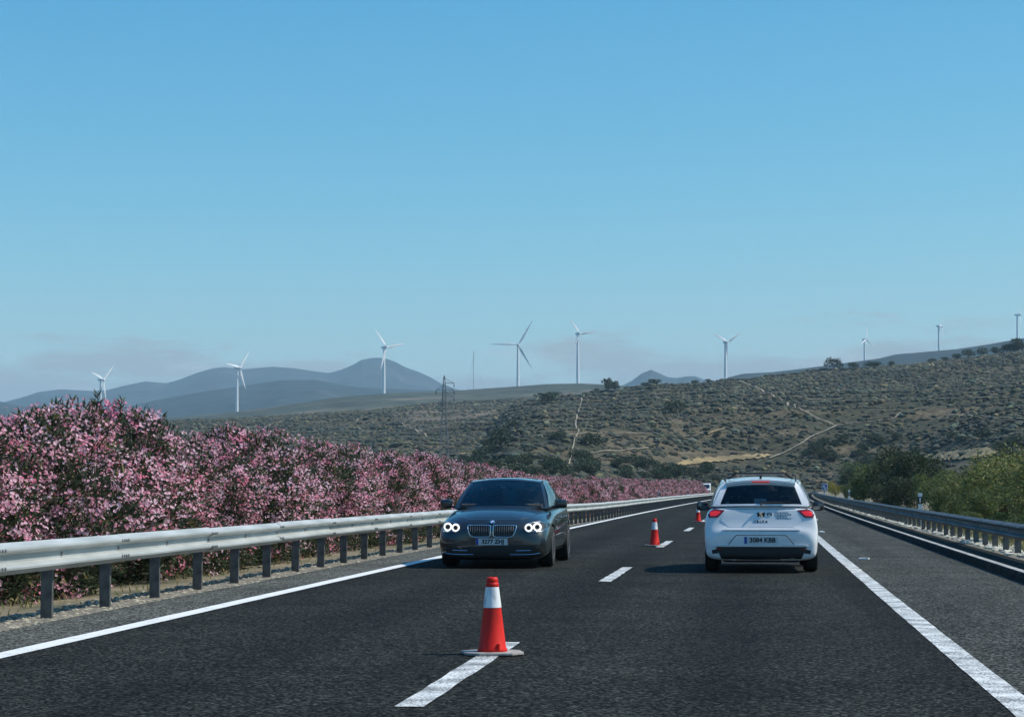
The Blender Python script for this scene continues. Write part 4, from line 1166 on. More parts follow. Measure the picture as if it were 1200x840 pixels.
def mirror(root, s, x, y, z, paint):
    m = MB(); m.box((0, 0, 0), (0.20, 0.13, 0.15)); mo = m.build('door_mirror', paint, root, (s * x, y, z), (0, 0, s * R(-8)), bevel=0.045, angle=60)
    rbox('mirror_glass', (0, -0.066, 0), (0.155, 0.008, 0.11), M['mirror'], mo, 0.003)
    rbox('mirror_arm', (-s * 0.10, 0.01, -0.05), (0.12, 0.06, 0.04), M['black'], mo, 0.01)
    return mo

# ============ dark saloon coming towards the camera
bmw = thing('dark_saloon', 'dark slate blue saloon car with lit ring headlights coming towards the white hatchback', 'car', (-4.17, 36.78, 0.006), (0, 0, R(180)))
st = [(-2.46, .36, .74, .80, .60, .70, .58), (-2.42, .28, .88, .96, .74, .80, .68), (-2.30, .22, .98, 1.05, .82, .87, .76), (-1.90, .20, 1.00, 1.07, .87, .915, .82), (-1.2, .19, .985, 1.04, .88, .93, .85),
      (-.4, .19, .965, 1.02, .88, .93, .87), (.5, .19, .945, 1.0, .88, .93, .87), (1.05, .18, .925, 1.005, .88, .93, .855), (1.45, .17, .885, .985, .90, .93, .83), (1.85, .15, .835, .935, .91, .925, .81),
      (2.10, .14, .79, .885, .90, .915, .785), (2.26, .13, .74, .83, .87, .895, .74), (2.36, .13, .685, .78, .82, .855, .68), (2.43, .14, .625, .725, .73, .785, .60), (2.475, .19, .57, .655, .56, .64, .50)]
body, bv = loft_body('body', st, [(1.50, .335, .375), (-1.47, .335, .375)], M['navy'])
link('body', body, bmw)
cab = dict(Bf=(.80, 1.10, .955), Br=(.78, -1.62, 1.01), Rf=(.62, .28, 1.405), Rr=(.58, -.95, 1.395), bow=.20, rbow=.14, crown=.052, sb=.06, st=.035, arc=.03,
           sidewins=[(.10, .47), (.50, .80), (.83, .93)], rearwin=(-.88, .88, .06, .94))
cabin(bmw, cab, M['navy'], M['glass'], M['glass_dark'])
plate('hood', bv, 'top', [(-.72, 1.18), (-.40, 1.33), (0, 1.37), (.40, 1.33), (.72, 1.18), (.70, 1.7), (.60, 2.12), (.40, 2.30), (0, 2.36), (-.40, 2.30), (-.60, 2.12), (-.70, 1.7)], M['navy'], bmw, .005, .015)
for s in (-1, 1):
    v = 'left' if s < 0 else 'right'
    for (a, b) in ((-.02, 1.02), (-1.02, -.04)):
        d = plate('door', bv, v, [(a, .93), (a, .30), (b - (.0 if a > -.5 else 0), .30), (b, .93)] if a > -.5 else [(a, .93), (a + .16, .42), (a + .28, .30), (b, .30), (b, .93)], M['navy'], bmw, .004, .012)
        p = surf(bv, v, a + .2, .80); h = MB(); h.box((p.x + s * .02, a + .20, .80), (.022, .22, .032)); h.build('door_handle', M['chrome'], d, bevel=.008, angle=60)
    p1 = surf(bv, v, 0, .26)
    sill = plate('sill', bv, v, [(-1.05, .21), (1.05, .21), (1.05, .26), (-1.05, .26)], M['black'], bmw, .006, .02, 2)
    tr = MB(); tr.tube([(s * .80, 1.05, .965), (s * .857, .3, .985), (s * .86, -.5, 1.003), (s * .80, -1.5, 1.015)], .009, 6); tr.build('belt_trim', M['chrome'], bmw)
    mirror(bmw, s, .985, .78, 1.03, M['navy'])
    for yw in (1.50, -1.47): wheel(bmw, s * .80, yw, .335, .245, s)
    # headlights
    hl = plate('headlight', bv, 'front', [(s * x, z) for x, z in ((.50, .665), (.535, .605), (.66, .578), (.80, .588), (.88, .64), (.895, .70), (.86, .745), (.74, .755), (.60, .725))][::s], M['black'], bmw, .006, .02)
    for (x, z, rr) in ((.600, .655, .052), (.735, .667, .056)):
        p = surf(bv, 'front', s * x, z); ym = max(surf(bv, 'front', s * x + rr * math.cos(a_), z + rr * math.sin(a_)).y for a_ in np.linspace(0, 6.283, 12)); p = Vector((p.x, ym - .008, p.z)); t = torus_mb(rr, .0145); t.build('light_ring', M['ring'], hl, (s * x, p.y + .012, z), (R(90), 0, 0), smooth=True)
        l = MB(); l.lathe([(.034, 0), (.030, .012), (.016, .02), (.002, .022)], 14, Matrix.Translation((s * x, p.y + .004, z)) @ Matrix.Rotation(-R(90), 4, 'X')); l.build('projector', M['black'], hl, smooth=True)
    ls = MB(); pts = [surf(bv, 'front', s * x, z) + Vector((0, .016, 0)) for x, z in ((.56, .712), (.66, .738), (.76, .748), (.84, .738))]; ls.tube(pts, [.006, .009, .010, .006], 6); ls.build('brow_strip', M['chrome'], hl)
    ls = MB(); pts = [surf(bv, 'front', s * x, z) + Vector((0, .014, 0)) for x, z in ((.62, .592), (.72, .590), (.81, .603), (.87, .645))]; ls.tube(pts, [.005, .008, .010, .005], 6); ls.build('lower_strip', M['chrome'], hl)
    # kidney grille
    ko = [(.030, .695), (.022, .68), (.024, .53), (.045, .508), (.30, .505), (.355, .53), (.385, .60), (.40, .675), (.385, .697)]
    ko2 = [(s * x, z) for x, z in ko][::s]
    gr = plate('kidney_grille', bv, 'front', ko2, M['black'], bmw, .010, .02, 2)
    dense = []
    for i in range(len(ko2)):
        a, b = ko2[i], ko2[(i + 1) % len(ko2)]
        for t in range(4): dense.append((a[0] + (b[0] - a[0]) * t / 4, a[1] + (b[1] - a[1]) * t / 4))
    ring_tube('grille_surround', [surf(bv, 'front', x, z) + Vector((0, .016, 0)) for x, z in dense], .0085, M['chrome'], gr)
    for k in range(9):
        x = .055 + k * .037
        zt, zb_ = .688, (.518 if x < .31 else .518 + (x - .31) * 1.5)
        pa, pb = surf(bv, 'front', s * x, zt), surf(bv, 'front', s * x, zb_); sl = MB(); sl.tube([pa + Vector((0, .014, 0)), surf(bv, 'front', s * x, .6) + Vector((0, .02, 0)), pb + Vector((0, .014, 0))], .0055, 5); sl.build('grille_slat', M['steel_dark'], gr)
    # fog lamp pocket with bright strips
    fp = plate('fog_pocket', bv, 'front', [(s * x, z) for x, z in ((.40, .275), (.72, .265), (.80, .29), (.815, .35), (.78, .372), (.60, .352))][::s], M['black'], bmw, .004, .02)
    stp = MB(); stp.tube([surf(bv, 'front', s * x, z) + Vector((0, .012, 0)) for x, z in ((.40, .285), (.52, .286), (.64, .292))], .007, 6); stp.build('chrome_strip', M['chrome'], fp)
    p = surf(bv, 'front', s * .735, .315); l = MB(); l.lathe([(.034, 0), (.034, .008), (.02, .012), (.002, .014)], 18, Matrix.Translation((s * .735, p.y, .315)) @ Matrix.Rotation(-R(90), 4, 'X')); l.build('fog_lamp', M['lamp_glass'], fp, smooth=True)
    stp = MB(); stp.tube([surf(bv, 'front', s * x, z) + Vector((0, .010, 0)) for x, z in ((.30, .222), (.50, .222), (.68, .228), (.78, .245))], .006, 6); stp.build('bumper_strip', M['chrome'], bmw)
    # tail lamps
    plate('tail_lamp', bv, 'rear', [(s * x, z) for x, z in ((.42, .86), (.44, .76), (.72, .76), (.76, .86), (.70, .91))][::s], M['red_dark'], bmw, .006, .02)
plate('lower_intake', bv, 'front', [(-.50, .345), (-.42, .20), (.42, .20), (.50, .345)], M['black'], bmw, .004, .02)
sp_ = MB(); sp_.prism([(-.62, .155), (.62, .155), (.66, .185), (-.66, .185)], 2.30, 2.40); sp_.build('front_splitter', M['black'], bmw, bevel=.008)
pl = plate('number_plate', bv, 'front', [(-.26, .375), (.26, .375), (.26, .485), (-.26, .485)], M['plate'], bmw, .022, .03, 1, flat=True)
py_ = max(v.co.y for v in pl.data.vertices)
rbox('plate_band', (.238, py_, .43), (.040, .004, .105), M['plate_blue'], pl, 0)
text_obj('3277 ZHJ', .094, M['ink'], pl, (-.02, py_ + .001, .43), (R(90), 0, R(180)), 'plate_lettering', .002, 1.0, .0035)
p = surf(bv, 'top', 0, 2.385)
em = MB(); em.lathe([(.043, 0), (.043, .008), (.034, .011), (.001, .012)], 28, Matrix.Translation((0, p.y + .01, p.z - .004)) @ Matrix.Rotation(-R(38), 4, 'X')); emo = em.build('emblem', M['chrome'], bmw, smooth=False, angle=30)
for k in range(4):
    q = MB(); n_ = 6; a0_ = k * math.pi / 2; T_ = Matrix.Translation((0, p.y + .01, p.z - .004)) @ Matrix.Rotation(-R(38), 4, 'X') @ Matrix.Translation((0, 0, .0125))
    vs = [T_ @ Vector((0, 0, 0))] + [T_ @ Vector((.027 * math.cos(a0_ + math.pi / 2 * j / n_), .027 * math.sin(a0_ + math.pi / 2 * j / n_), 0)) for j in range(n_ + 1)]
    q.add(vs, [(0, j + 1, j + 2) for j in range(n_)]); q.build('emblem_quarter', M['blue'] if k % 2 else M['white'], emo)
# cabin fittings
rbox('dashboard', (0, .95, .975), (1.40, .42, .10), M['interior'], bmw, .04, (R(4), 0, 0))
rbox('parcel_shelf', (0, -1.35, 1.0), (1.25, .5, .03), M['interior'], bmw, .01)
rbox('cabin_floor', (0, -.2, .93), (1.48, 2.1, .03), M['interior'], bmw, .01)
for x in (-.37, .37): seat(bmw, x, -.12, .86, .42)
for x in (-.42, .42): seat(bmw, x, -1.02, .86, .32, .46)
sw = torus_mb(.18, .015); sw.build('steering_wheel', M['black'], bmw, (-.37, .52, .94), (R(62), 0, 0), smooth=True)
rbox('rear_view_mirror', (0, .48, 1.30), (.22, .03, .07), M['black'], bmw, .012)
vn = MB(); vn.box((0, 0, 0), (.05, .05, .02)); rbox('toll_tag', (.03, .56, 1.30), (.09, .02, .06), M['white'], bmw, .006, (R(-55), 0, 0))
rbox('parking_card', (-.58, .98, 1.035), (.10, .01, .045), M['white'], bmw, .002, (R(-50), 0, 0))
fin = MB(); fin.prism([(-1.02, 1.405), (-.86, 1.408), (-.98, 1.475), (-1.01, 1.475)], -.018, .018, axis='x'); fin.build('roof_fin', M['navy'], bmw, bevel=.006)

# ============ white hatchback seen from behind
hat = thing('white_hatchback', 'white hatchback with lit red tail lamps and roof bars, seen from behind', 'car', (0.178, 34.97, 0.006), (0, 0, 0))
st = [(-2.045, .27, .585, .60, .70, .73, .60), (-2.035, .22, .640, .655, .79, .81, .70), (-2.00, .19, .680, .70, .83, .85, .755), (-1.965, .18, .76, .79, .84, .865, .775), (-1.93, .18, .93, .955, .845, .875, .775),
      (-1.89, .18, .985, 1.02, .85, .88, .775), (-1.75, .18, 1.0, 1.03, .85, .885, .79), (-1.30, .18, .99, 1.02, .85, .89, .81), (-.4, .19, .965, .99, .80, .885, .82), (.5, .19, .94, .97, .80, .885, .82), (.95, .19, .92, .98, .80, .885, .81),
      (1.35, .19, .88, .95, .79, .885, .79), (1.7, .19, .80, .875, .77, .86, .74), (1.92, .19, .70, .77, .70, .79, .64), (2.02, .22, .58, .64, .58, .67, .52)]
body, hv = loft_body('body', st, [(1.27, .31, .345), (-1.295, .31, .345)], M['carwhite'])
link('body', body, hat)
cab = dict(Bf=(.77, .98, .945), Br=(.745, -1.86, 1.02), Rf=(.60, .30, 1.39), Rr=(.575, -1.60, 1.385), bow=.18, rbow=.07, crown=.055, sb=.06, st=.03, arc=.045, rbulge=.03, rz=.01,
           sidewins=[(.09, .42), (.46, .72), (.75, .90)], rearwin=(-.86, .86, .07, .80))
wf, rf_, sf_, roof_f = cabin(hat, cab, M['carwhite'], M['glass'], M['glass_dark'])
# roof spoiler with high brake lamp
spo = MB(); n_ = 9; top = []; bot = []
for i in range(n_):
    u = -0.93 + 1.86 * i / (n_ - 1); a = roof_f(u, .93); top.append(a + Vector((0, 0, .006))); bot.append(Vector((u * .575, -1.735 + .05 * u * u, 1.378 + .05 * (1 - u * u))))
vs = top + bot + [p - Vector((0, 0, .035)) for p in bot] + [p - Vector((0, 0, .05)) for p in top]
fs = [(g_ * n_ + i, g_ * n_ + i + 1, ((g_ + 1) % 4) * n_ + i + 1, ((g_ + 1) % 4) * n_ + i) for g_ in range(4) for i in range(n_ - 1)]
fs += [tuple(g_ * n_ for g_ in range(4)), tuple(g_ * n_ + n_ - 1 for g_ in range(3, -1, -1))]
spo.add(vs, fs); so = spo.build('roof_spoiler', M['carwhite'], hat, angle=35)
rbox('high_brake_lamp', (0, -1.738, 1.398), (.27, .014, .018), M['red_lens'], so, .004)
fin = MB(); fin.prism([(-1.62, 1.428), (-1.46, 1.432), (-1.58, 1.505), (-1.61, 1.505)], -.018, .018, axis='x'); fin.build('roof_fin', M['black'], hat, bevel=.006)
# roof bars
for yy in (-1.15, -.25):
    mb = MB(); mb.box((0, yy, 1.53), (.86, .06, .03)); bar = mb.build('roof_bar', M['black'] if yy < -1 else M['alloy'], hat, bevel=.01, angle=60)
    for s in (-1, 1):
        mb = MB(); mb.prism([(s * .38, 1.517), (s * .43, 1.517), (s * .535, 1.44), (s * .485, 1.44)], yy - .03, yy + .03); mb.build('bar_foot', M['black'], bar, bevel=.008)
for s in (-1, 1):
    v = 'left' if s < 0 else 'right'
    for (a, b) in ((-.10, .92), (-1.0, -.12)):
        d = plate('door', hv, v, [(a, .92), (a, .30), (b, .30), (b, .90)] if a > -.5 else [(a, .92), (a + .14, .45), (a + .25, .30), (b, .30), (b, .92)], M['carwhite'], hat, .004, .012)
        p = surf(hv, v, a + .18, .80); h = MB(); h.box((p.x + s * .02, a + .18, .80), (.022, .19, .03)); h.build('door_handle', M['carwhite'], d, bevel=.008, angle=60)
    mirror(hat, s, .955, .70, 1.0, M['black'])
    for yw in (1.27, -1.295): wheel(hat, s * .765, yw, .31, .215, s)
    rr = MB(); rr.tube([tuple(roof_f(s * .93, t) + Vector((0, 0, .02))) for t in (.08, .3, .5, .7, .9)], .013, 6); rr.build('roof_rail', M['black'], hat, smooth=True)
    tl = plate('tail_lamp', hv, 'rear', [(s * x, z) for x, z in ((.555, .962), (.615, .895), (.665, .848), (.80, .844), (.825, .90), (.815, .965), (.70, .976))][::s], M['red_dark'], hat, .010, .03)
    plate('lamp_lens', hv, 'rear', [(s * x, z) for x, z in ((.615, .940), (.655, .895), (.69, .872), (.775, .868), (.79, .90), (.78, .940), (.70, .950))][::s], M['red_lens'], tl, .016, .01)
    plate('headlamp', hv, 'front', [(s * x, z) for x, z in ((.42, .66), (.50, .60), (.68, .63), (.70, .72), (.58, .72))][::s], M['lamp_glass'], hat, .006, .02)
    plate('corner_vent', hv, 'rear', [(s * x, z) for x, z in ((.64, .365), (.66, .30), (.75, .29), (.76, .35))][::s], M['black'], hat, .004, .02, 2)
tg = plate('tailgate', hv, 'rear', [(-.50, .705), (.50, .705), (.62, .80), (.60, .86), (.535, .955), (.30, .965), (0, .968), (-.30, .965), (-.535, .955), (-.60, .86), (-.62, .80)], M['carwhite'], hat, .005, .015)
plate('shoulder_line', hv, 'rear', [(-.535, .972), (.535, .972), (.535, .978), (-.535, .978)], M['black'], hat, .003, .01)
lp = plate('bumper_ledge', hv, 'rear', [(-.60, .655), (.60, .655), (.56, .69), (-.56, .69)], M['carwhite'], hat, .016, .03)
plate('ledge_gap', hv, 'rear', [(-.56, .643), (.56, .643), (.56, .653), (-.56, .653)], M['black'], hat, .003, .01)
pr_ = plate('plate_recess', hv, 'rear', [(-.50, .435), (.50, .435), (.385, .572), (-.385, .572)], M['carwhite'], hat, .007, .02)
rim_ = []
for a, b in (((-.50, .435), (-.385, .574)), ((-.385, .574), (.385, .574)), ((.385, .574), (.50, .435))):
    mb = MB(); mb.tube([surf(hv, 'rear', a[0] + (b[0] - a[0]) * t, a[1] + (b[1] - a[1]) * t) + Vector((0, -.005, 0)) for t in (0, .25, .5, .75, 1)], .006, 5); mb.build('recess_edge', M['black'], pr_)
plate('bumper_blade', hv, 'rear', [(-.72, .405), (.72, .405), (.66, .428), (-.66, .428)], M['carwhite'], hat, .022, .04)
lb = plate('lower_bumper', hv, 'rear', [(-.60, .185), (.60, .185), (.65, .30), (.69, .398), (-.69, .398), (-.65, .30)], M['black'], hat, .006, .02)
rbox('rear_skirt', (0, -1.90, .20), (1.16, .14, .08), M['black'], hat, .03)
mb = MB(); mb.tube([(-.42, -1.75, .225), (-.42, -2.01, .215)], .03, 12); mb.build('exhaust_tip', M['alloy'], hat, smooth=False, angle=50)
pl = plate('number_plate', hv, 'rear', [(-.26, .445), (.26, .445), (.26, .555), (-.26, .555)], M['plate'], hat, .014, .02, 1, flat=True)
py_ = min(v.co.y for v in pl.data.vertices)
rbox('plate_band', (-.238, py_, .50), (.040, .004, .105), M['plate_blue'], pl, 0)
text_obj('3084 KBB', .098, M['ink'], pl, (.02, py_ - .001, .50), (R(90), 0, 0), 'plate_lettering', .002, 1.0, .0035)
p = surf(hv, 'rear', 0, .885)
em = MB(); em.prism([(-.062, .925), (.062, .925), (.055, .845), (-.055, .845)], p.y - .012, p.y + .02); emo = em.build('emblem', M['black'], hat, bevel=.008)
text_obj('S', .115, M['chrome'], emo, (0, p.y - .014, .885), (R(90), 0, 0), 'emblem_letter', .004, 1, .004)
p = surf(hv, 'rear', 0, .785)
text_obj('I B I Z A', .048, M['ink'], hat, (0, p.y - .008, .785), (R(90), R(0), 0), 'model_lettering', .003, 1.15, .003)
# sticker with small illegible print beside the emblem
p = surf(hv, 'rear', .13, .885); mb = MB(); mb.box((.13, p.y - .006, .885), (.075, .004, .065)); stk = mb.build('sticker', M['ink'], hat)
mb = MB(); mb.box((.13, p.y - .0095, .885), (.045, .003, .030)); mb.build('sticker_print', M['plate'], stk)
mb = MB(); g = random.Random(4)
for row, (x0_, x1_) in enumerate(((.21, .43), (.21, .44), (.22, .40), (.24, .45))):
    x = x0_; z = .925 - row * .030
    while x < x1_:
        w = g.uniform(.012, .035); q = surf(hv, 'rear', x + w / 2, z); mb.box((x + w / 2, q.y - .007, z), (w, .003, .011)); x += w + g.uniform(.008, .014)
mb.build('sticker_text', M['ink'], hat)
# rear wiper
a, b = rf_(.05, .13), rf_(.62, .14); mb = MB(); mb.tube([rf_(.0, .02) + Vector((0, -.03, 0)), rf_(.03, .10) + Vector((0, -.025, 0)), rf_(.5, .125) + Vector((0, -.02, 0))], [.016, .010, .006], 6); wp = mb.build('rear_wiper', M['black'], hat)
mb = MB(); mb.tube([rf_(-.05, .14) + Vector((0, -.012, 0)), rf_(.3, .135) + Vector((0, -.012, 0)), rf_(.66, .15) + Vector((0, -.012, 0))], .006, 5); mb.build('wiper_blade', M['rubber'], wp)
for s in (-1, 1): plate('reflector', hv, 'rear', [(s * x, z) for x, z in ((.60, .352), (.70, .352), (.70, .372), (.60, .372))][::s], M['red_dark'], hat, .010, .01, 1)
rbox('dashboard', (0, .82, .96), (1.34, .36, .10), M['interior'], hat, .04)
rbox('parcel_shelf', (0, -1.45, 1.0), (1.2, .5, .03), M['interior'], hat, .01)
rbox('cabin_floor', (0, -.2, .93), (1.42, 2.0, .03), M['interior'], hat, .01)
for x in (-.35, .35): seat(hat, x, -.10, .84, .42)
for x in (-.40, .40): seat(hat, x, -1.08, .84, .32, .46)
sw = torus_mb(.18, .015); sw.build('steering_wheel', M['black'], hat, (-.35, .45, .95), (R(62), 0, 0), smooth=True)
rbox('rear_view_mirror', (0, .45, 1.29), (.22, .03, .07), M['black'], hat, .012)
rbox('window_sticker', (-.52, -1.842, 1.075), (.05, .004, .04), M['white'], hat, 0, (R(-35), 0, 0))

# ============ drivers
def person(name, label, loc, rz, shirt):
    J = {'pel': (0, 0, .06, .135), 'sp': (0, -.06, .22, .125), 'ch': (0, -.10, .40, .14), 'nk': (0, -.10, .555, .055), 'hd': (0, -.075, .63, .072), 'hd2': (0, -.07, .70, .086), 'hd3': (0, -.075, .765, .072)}
    E = [('pel', 'sp'), ('sp', 'ch'), ('ch', 'nk'), ('nk', 'hd'), ('hd', 'hd2'), ('hd2', 'hd3')]
    for s, n in ((-1, 'l'), (1, 'r')):
        J.update({n + 'sh': (s * .185, -.09, .455, .062), n + 'el': (s * .26, .10, .26, .046), n + 'wr': (s * .18, .33, .33, .030), n + 'ha': (s * .155, .40, .36, .032),
                  n + 'hip': (s * .10, .08, .05, .09), n + 'kn': (s * .15, .46, .12, .062), n + 'an': (s * .14, .66, -.22, .042), n + 'ft': (s * .14, .80, -.24, .036)})
        E += [('ch', n + 'sh'), (n + 'sh', n + 'el'), (n + 'el', n + 'wr'), (n + 'wr', n + 'ha'), ('pel', n + 'hip'), (n + 'hip', n + 'kn'), (n + 'kn', n + 'an'), (n + 'an', n + 'ft')]
        for k, (dx, dz) in enumerate(((-.03, .02), (-.012, .03), (.008, .03), (.026, .022))):
            J[f'{n}f{k}'] = (s * (.155 + dx * .6), .455, .36 + dz, .010); J[f'{n}g{k}'] = (s * (.155 + dx * .6), .475, .335 + dz, .009)
            E += [(n + 'ha', f'{n}f{k}'), (f'{n}f{k}', f'{n}g{k}')]
        J[n + 'th'] = (s * .115, .43, .40, .011); E.append((n + 'ha', n + 'th'))
    keys = list(J); me = bpy.data.meshes.new(name); me.from_pydata([J[k][:3] for k in keys], [(keys.index(a), keys.index(b)) for a, b in E], [])
    o = link('tmp', me); sk = o.modifiers.new('k', 'SKIN'); sk.use_smooth_shade = True
    for i, k in enumerate(keys):
        sv = me.skin_vertices[0].data[i]; sv.radius = (J[k][3], J[k][3]); sv.use_root = (k == 'pel')
    sb = o.modifiers.new('s', 'SUBSURF'); sb.levels = 1; sb.render_levels = 1
    res = evaluated(o); bpy.data.objects.remove(o)
    res.materials.clear(); res.materials.append(M['skin']); res.materials.append(shirt); res.name = 'body'
    for p in res.polygons:
        c = p.center; p.material_index = 0 if (c.z > .545 or c.y > .30 and c.z > .25) else 1; p.use_smooth = True
    t = thing(name, label, 'person', loc, (0, 0, rz))
    b = link('body', res, t)
    hair = MB(); hair.lathe([(.088, -.02), (.093, .02), (.085, .06), (.055, .09), (.01, .1)], 16, Matrix.Translation((0, -.088, .715)) @ Matrix.Rotation(R(18), 4, 'X')); hair.build('hair', M['hair'], t, smooth=True)
    for s in (-1, 1):
        e = MB(); e.lathe([(.012, 0), (.010, .006), (.002, .008)], 8, Matrix.Translation((s * .032, .010, .70)) @ Matrix.Rotation(-R(90), 4, 'X')); e.build('eye', M['black'], t)
        e = MB(); e.lathe([(.020, -.008), (.022, 0), (.016, .008)], 8, Matrix.Translation((s * .086, -.07, .695)) @ Matrix.Rotation(R(90), 4, 'Y')); e.build('ear', M['skin'], t, smooth=True)
    nz = MB(); nz.add([(-.012, .012, .672), (.012, .012, .672), (0, .034, .676), (0, .014, .71)], [(0, 1, 2), (0, 2, 3), (1, 3, 2), (0, 3, 1)]); nz.build('nose', M['skin'], t)
    mo_ = MB(); mo_.box((0, .012, .650), (.04, .006, .008)); mo_.build('mouth', M['red_dark'], t, bevel=.002)
    return t
person('person', 'person in a grey shirt at the wheel of the dark saloon', (-4.17 + .37, 36.78 + .08 , .60), R(180), M['shirt'])
person('person', 'person in a dark shirt at the wheel of the white hatchback', (.178 - .35, 34.97 - .02, .58), 0, M['shirt2'])
# ------------------------------------------------------------------ traffic cones
def make_cone(label, px, py, rz):
    d = ray(px, py); t = -CAM_H / d[2]
    o = thing('traffic_cone', label, 'traffic cone', (d[0] * t, d[1] * t, 0.006), (random.uniform(-.01, .01), random.uniform(-.012, .012), rz), 'cones on the lane line')
    b = MB(); s = .235
    oc = [(s, s * .55), (s * .55, s), (-s * .55, s), (-s, s * .55), (-s, -s * .55), (-s * .55, -s), (s * .55, -s), (s, -s * .55)]
    b.prism(oc, 0, .020, axis='z'); b.build('base', M['cone_base'], o, bevel=.006, angle=50)
    r = lambda z: .112 - (.112 - .042) * (z - .028) / (.60 - .028)
    c = MB(); c.lathe([(r(.028) + .008, .018), (r(.028) + .006, .040), (r(.05), .055), (r(.36), .36), (r(.36) + .0, .362), (r(.53), .53), (r(.535) + .003, .535), (r(.555) + .004, .56), (r(.56) - .002, .565), (r(.575) + .004, .572), (.044, .598), (.037, .606), (.026, .606), (.024, .58)], 32)
    c.build('body', M['cone_red'], o, smooth=True)
    k = MB(); k.lathe([(r(.362) + .0025, .366), (r(.45) + .0025, .45), (r(.528) + .0025, .528)], 32, close=False); k.build('reflective_sleeve', M['cone_white'], o, smooth=True)
    m = MB()
    m.box((.037, -.110, .06), (.018, .022, .055)); m.build('moulding_tab', M['cone_red'], o, bevel=.004)
    return o
make_cone('red cone with a white sleeve on the dash in front of the dark saloon', 577, 766.5, .25)
make_cone('red cone with a white sleeve standing between the dark saloon and the white hatchback', 767, 639.5, .6)
make_cone('red cone partly hidden by the door mirror of the white hatchback', 818, 611.5, .1)

# ------------------------------------------------------------------ delineator posts and the small blue sign
def delineator(label, X0, Y, zb, h=1.12, group=None):
    o = thing('delineator_post', label, 'marker post', (X0 + sh(Y), Y, zb), (0, 0, 0), group)
    p = MB(); p.prism([(-.065, -.03), (.065, -.03), (.065, .0), (.02, .045), (-.02, .045), (-.065, 0)], -.2, h, axis='z'); p.build('post', M['white'], o, bevel=.006)
    b = MB(); b.prism([(-.069, -.034), (.069, -.034), (.069, .002), (.022, .049), (-.022, .049), (-.069, .002)], h - .36, h - .12, axis='z'); b.build('black_band', M['black'], o)
    rbox('reflector', (0, -.038, h - .24), (.05, .008, .17), M['alloy'], o, .003)
for px, lb in ((1078, 'white marker post with a black band behind the shaded guardrail by the leafy shrubs'), (995, 'white marker post behind the shaded guardrail close to the yellow broom'), (966, 'small white marker post behind the shaded guardrail below the blue sign')):
    Y = px_at(px, 5.35); delineator(lb, 5.35, Y, 0.0)
for px, lb in ((772, 'marker post in the median at the thinning end of the oleander hedge'), (806, 'last marker post in the median past the oleander hedge')):
    Y = px_at(px, -8.0); delineator(lb, -8.0, Y, -.28, 1.3)
Y = px_at(966.5, 6.4)
sg = thing('kilometre_sign', 'small blue and white sign panel beside the yellow broom', 'sign', (6.4 + sh(Y), Y, -.1))
mb = MB(); mb.tube([(-.22, .03, -.2), (-.22, .03, 1.75)], .03, 8); mb.build('pole', M['steel'], sg)
mb = MB(); mb.tube([(.22, .03, -.2), (.22, .03, 1.75)], .03, 8); mb.build('pole', M['steel'], sg)
rbox('panel', (0, 0, 1.35), (.72, .03, .86), M['white'], sg, .008)
rbox('blue_field', (0, -.018, 1.35), (.62, .01, .76), M['blue'], sg, .003)
mb = MB(); mb.box((-.1, -.026, 1.45), (.2, .006, .3)); mb.box((.12, -.026, 1.22), (.18, .006, .22)); mb.build('white_marks', M['white'], sg)

# ------------------------------------------------------------------ far white van on the other carriageway
def van():
    Y = 392; X_ = float(at(827, 567, Y).x)
    v = thing('white_van', 'far white van seen past the end of the oleander hedge', 'van', (X_, Y, -.2), (0, 0, 0))
    o = [(-2.5, .35), (-2.5, .95), (-2.2, 1.15), (-1.5, 1.95), (-1.2, 2.12), (2.4, 2.12), (2.5, 1.95), (2.5, .35)]
    mb = MB(); mb.prism(o, -.95, .95, axis='x'); mb.build('body', M['carwhite'], v, bevel=.08, angle=40)
    mb = MB(); mb.add([(-.8, -2.16, 1.22), (.8, -2.16, 1.22), (.72, -1.56, 1.93), (-.72, -1.56, 1.93), (-.8, -2.1, 1.18), (.8, -2.1, 1.18), (.72, -1.5, 1.88), (-.72, -1.5, 1.88)], [(0, 1, 2, 3), (4, 7, 6, 5), (0, 4, 5, 1), (1, 5, 6, 2), (2, 6, 7, 3), (3, 7, 4, 0)]); mb.build('windscreen', M['glass_dark'], v)
    rbox('bumper', (0, -2.52, .5), (1.8, .12, .3), M['black'], v, .04)
    for s in (-1, 1):
        rbox('headlight', (s * .72, -2.48, .85), (.3, .1, .2), M['lamp_glass'], v, .03); rbox('side_window', (s * .955, -1.3, 1.55), (.02, .9, .5), M['glass_dark'], v, .005)
        for yy in (-1.6, 1.6):
            wheel(v, s * .85, yy, .34, .22, s)
van()
# reddish oleander in front of it
Yr = 330; P = at(826, 578, Yr)
b = thing('oleander_bush', 'lone reddish oleander below the far white van', 'bush', (P.x, Yr, -.4), (0, 0, 1)); b.scale = (.75, .75, .62)
link('foliage', OLE[0][0], b, kind='stuff'); link('flowers', OLE[0][1], b, kind='stuff'); link('stems', OLE[0][2], b)

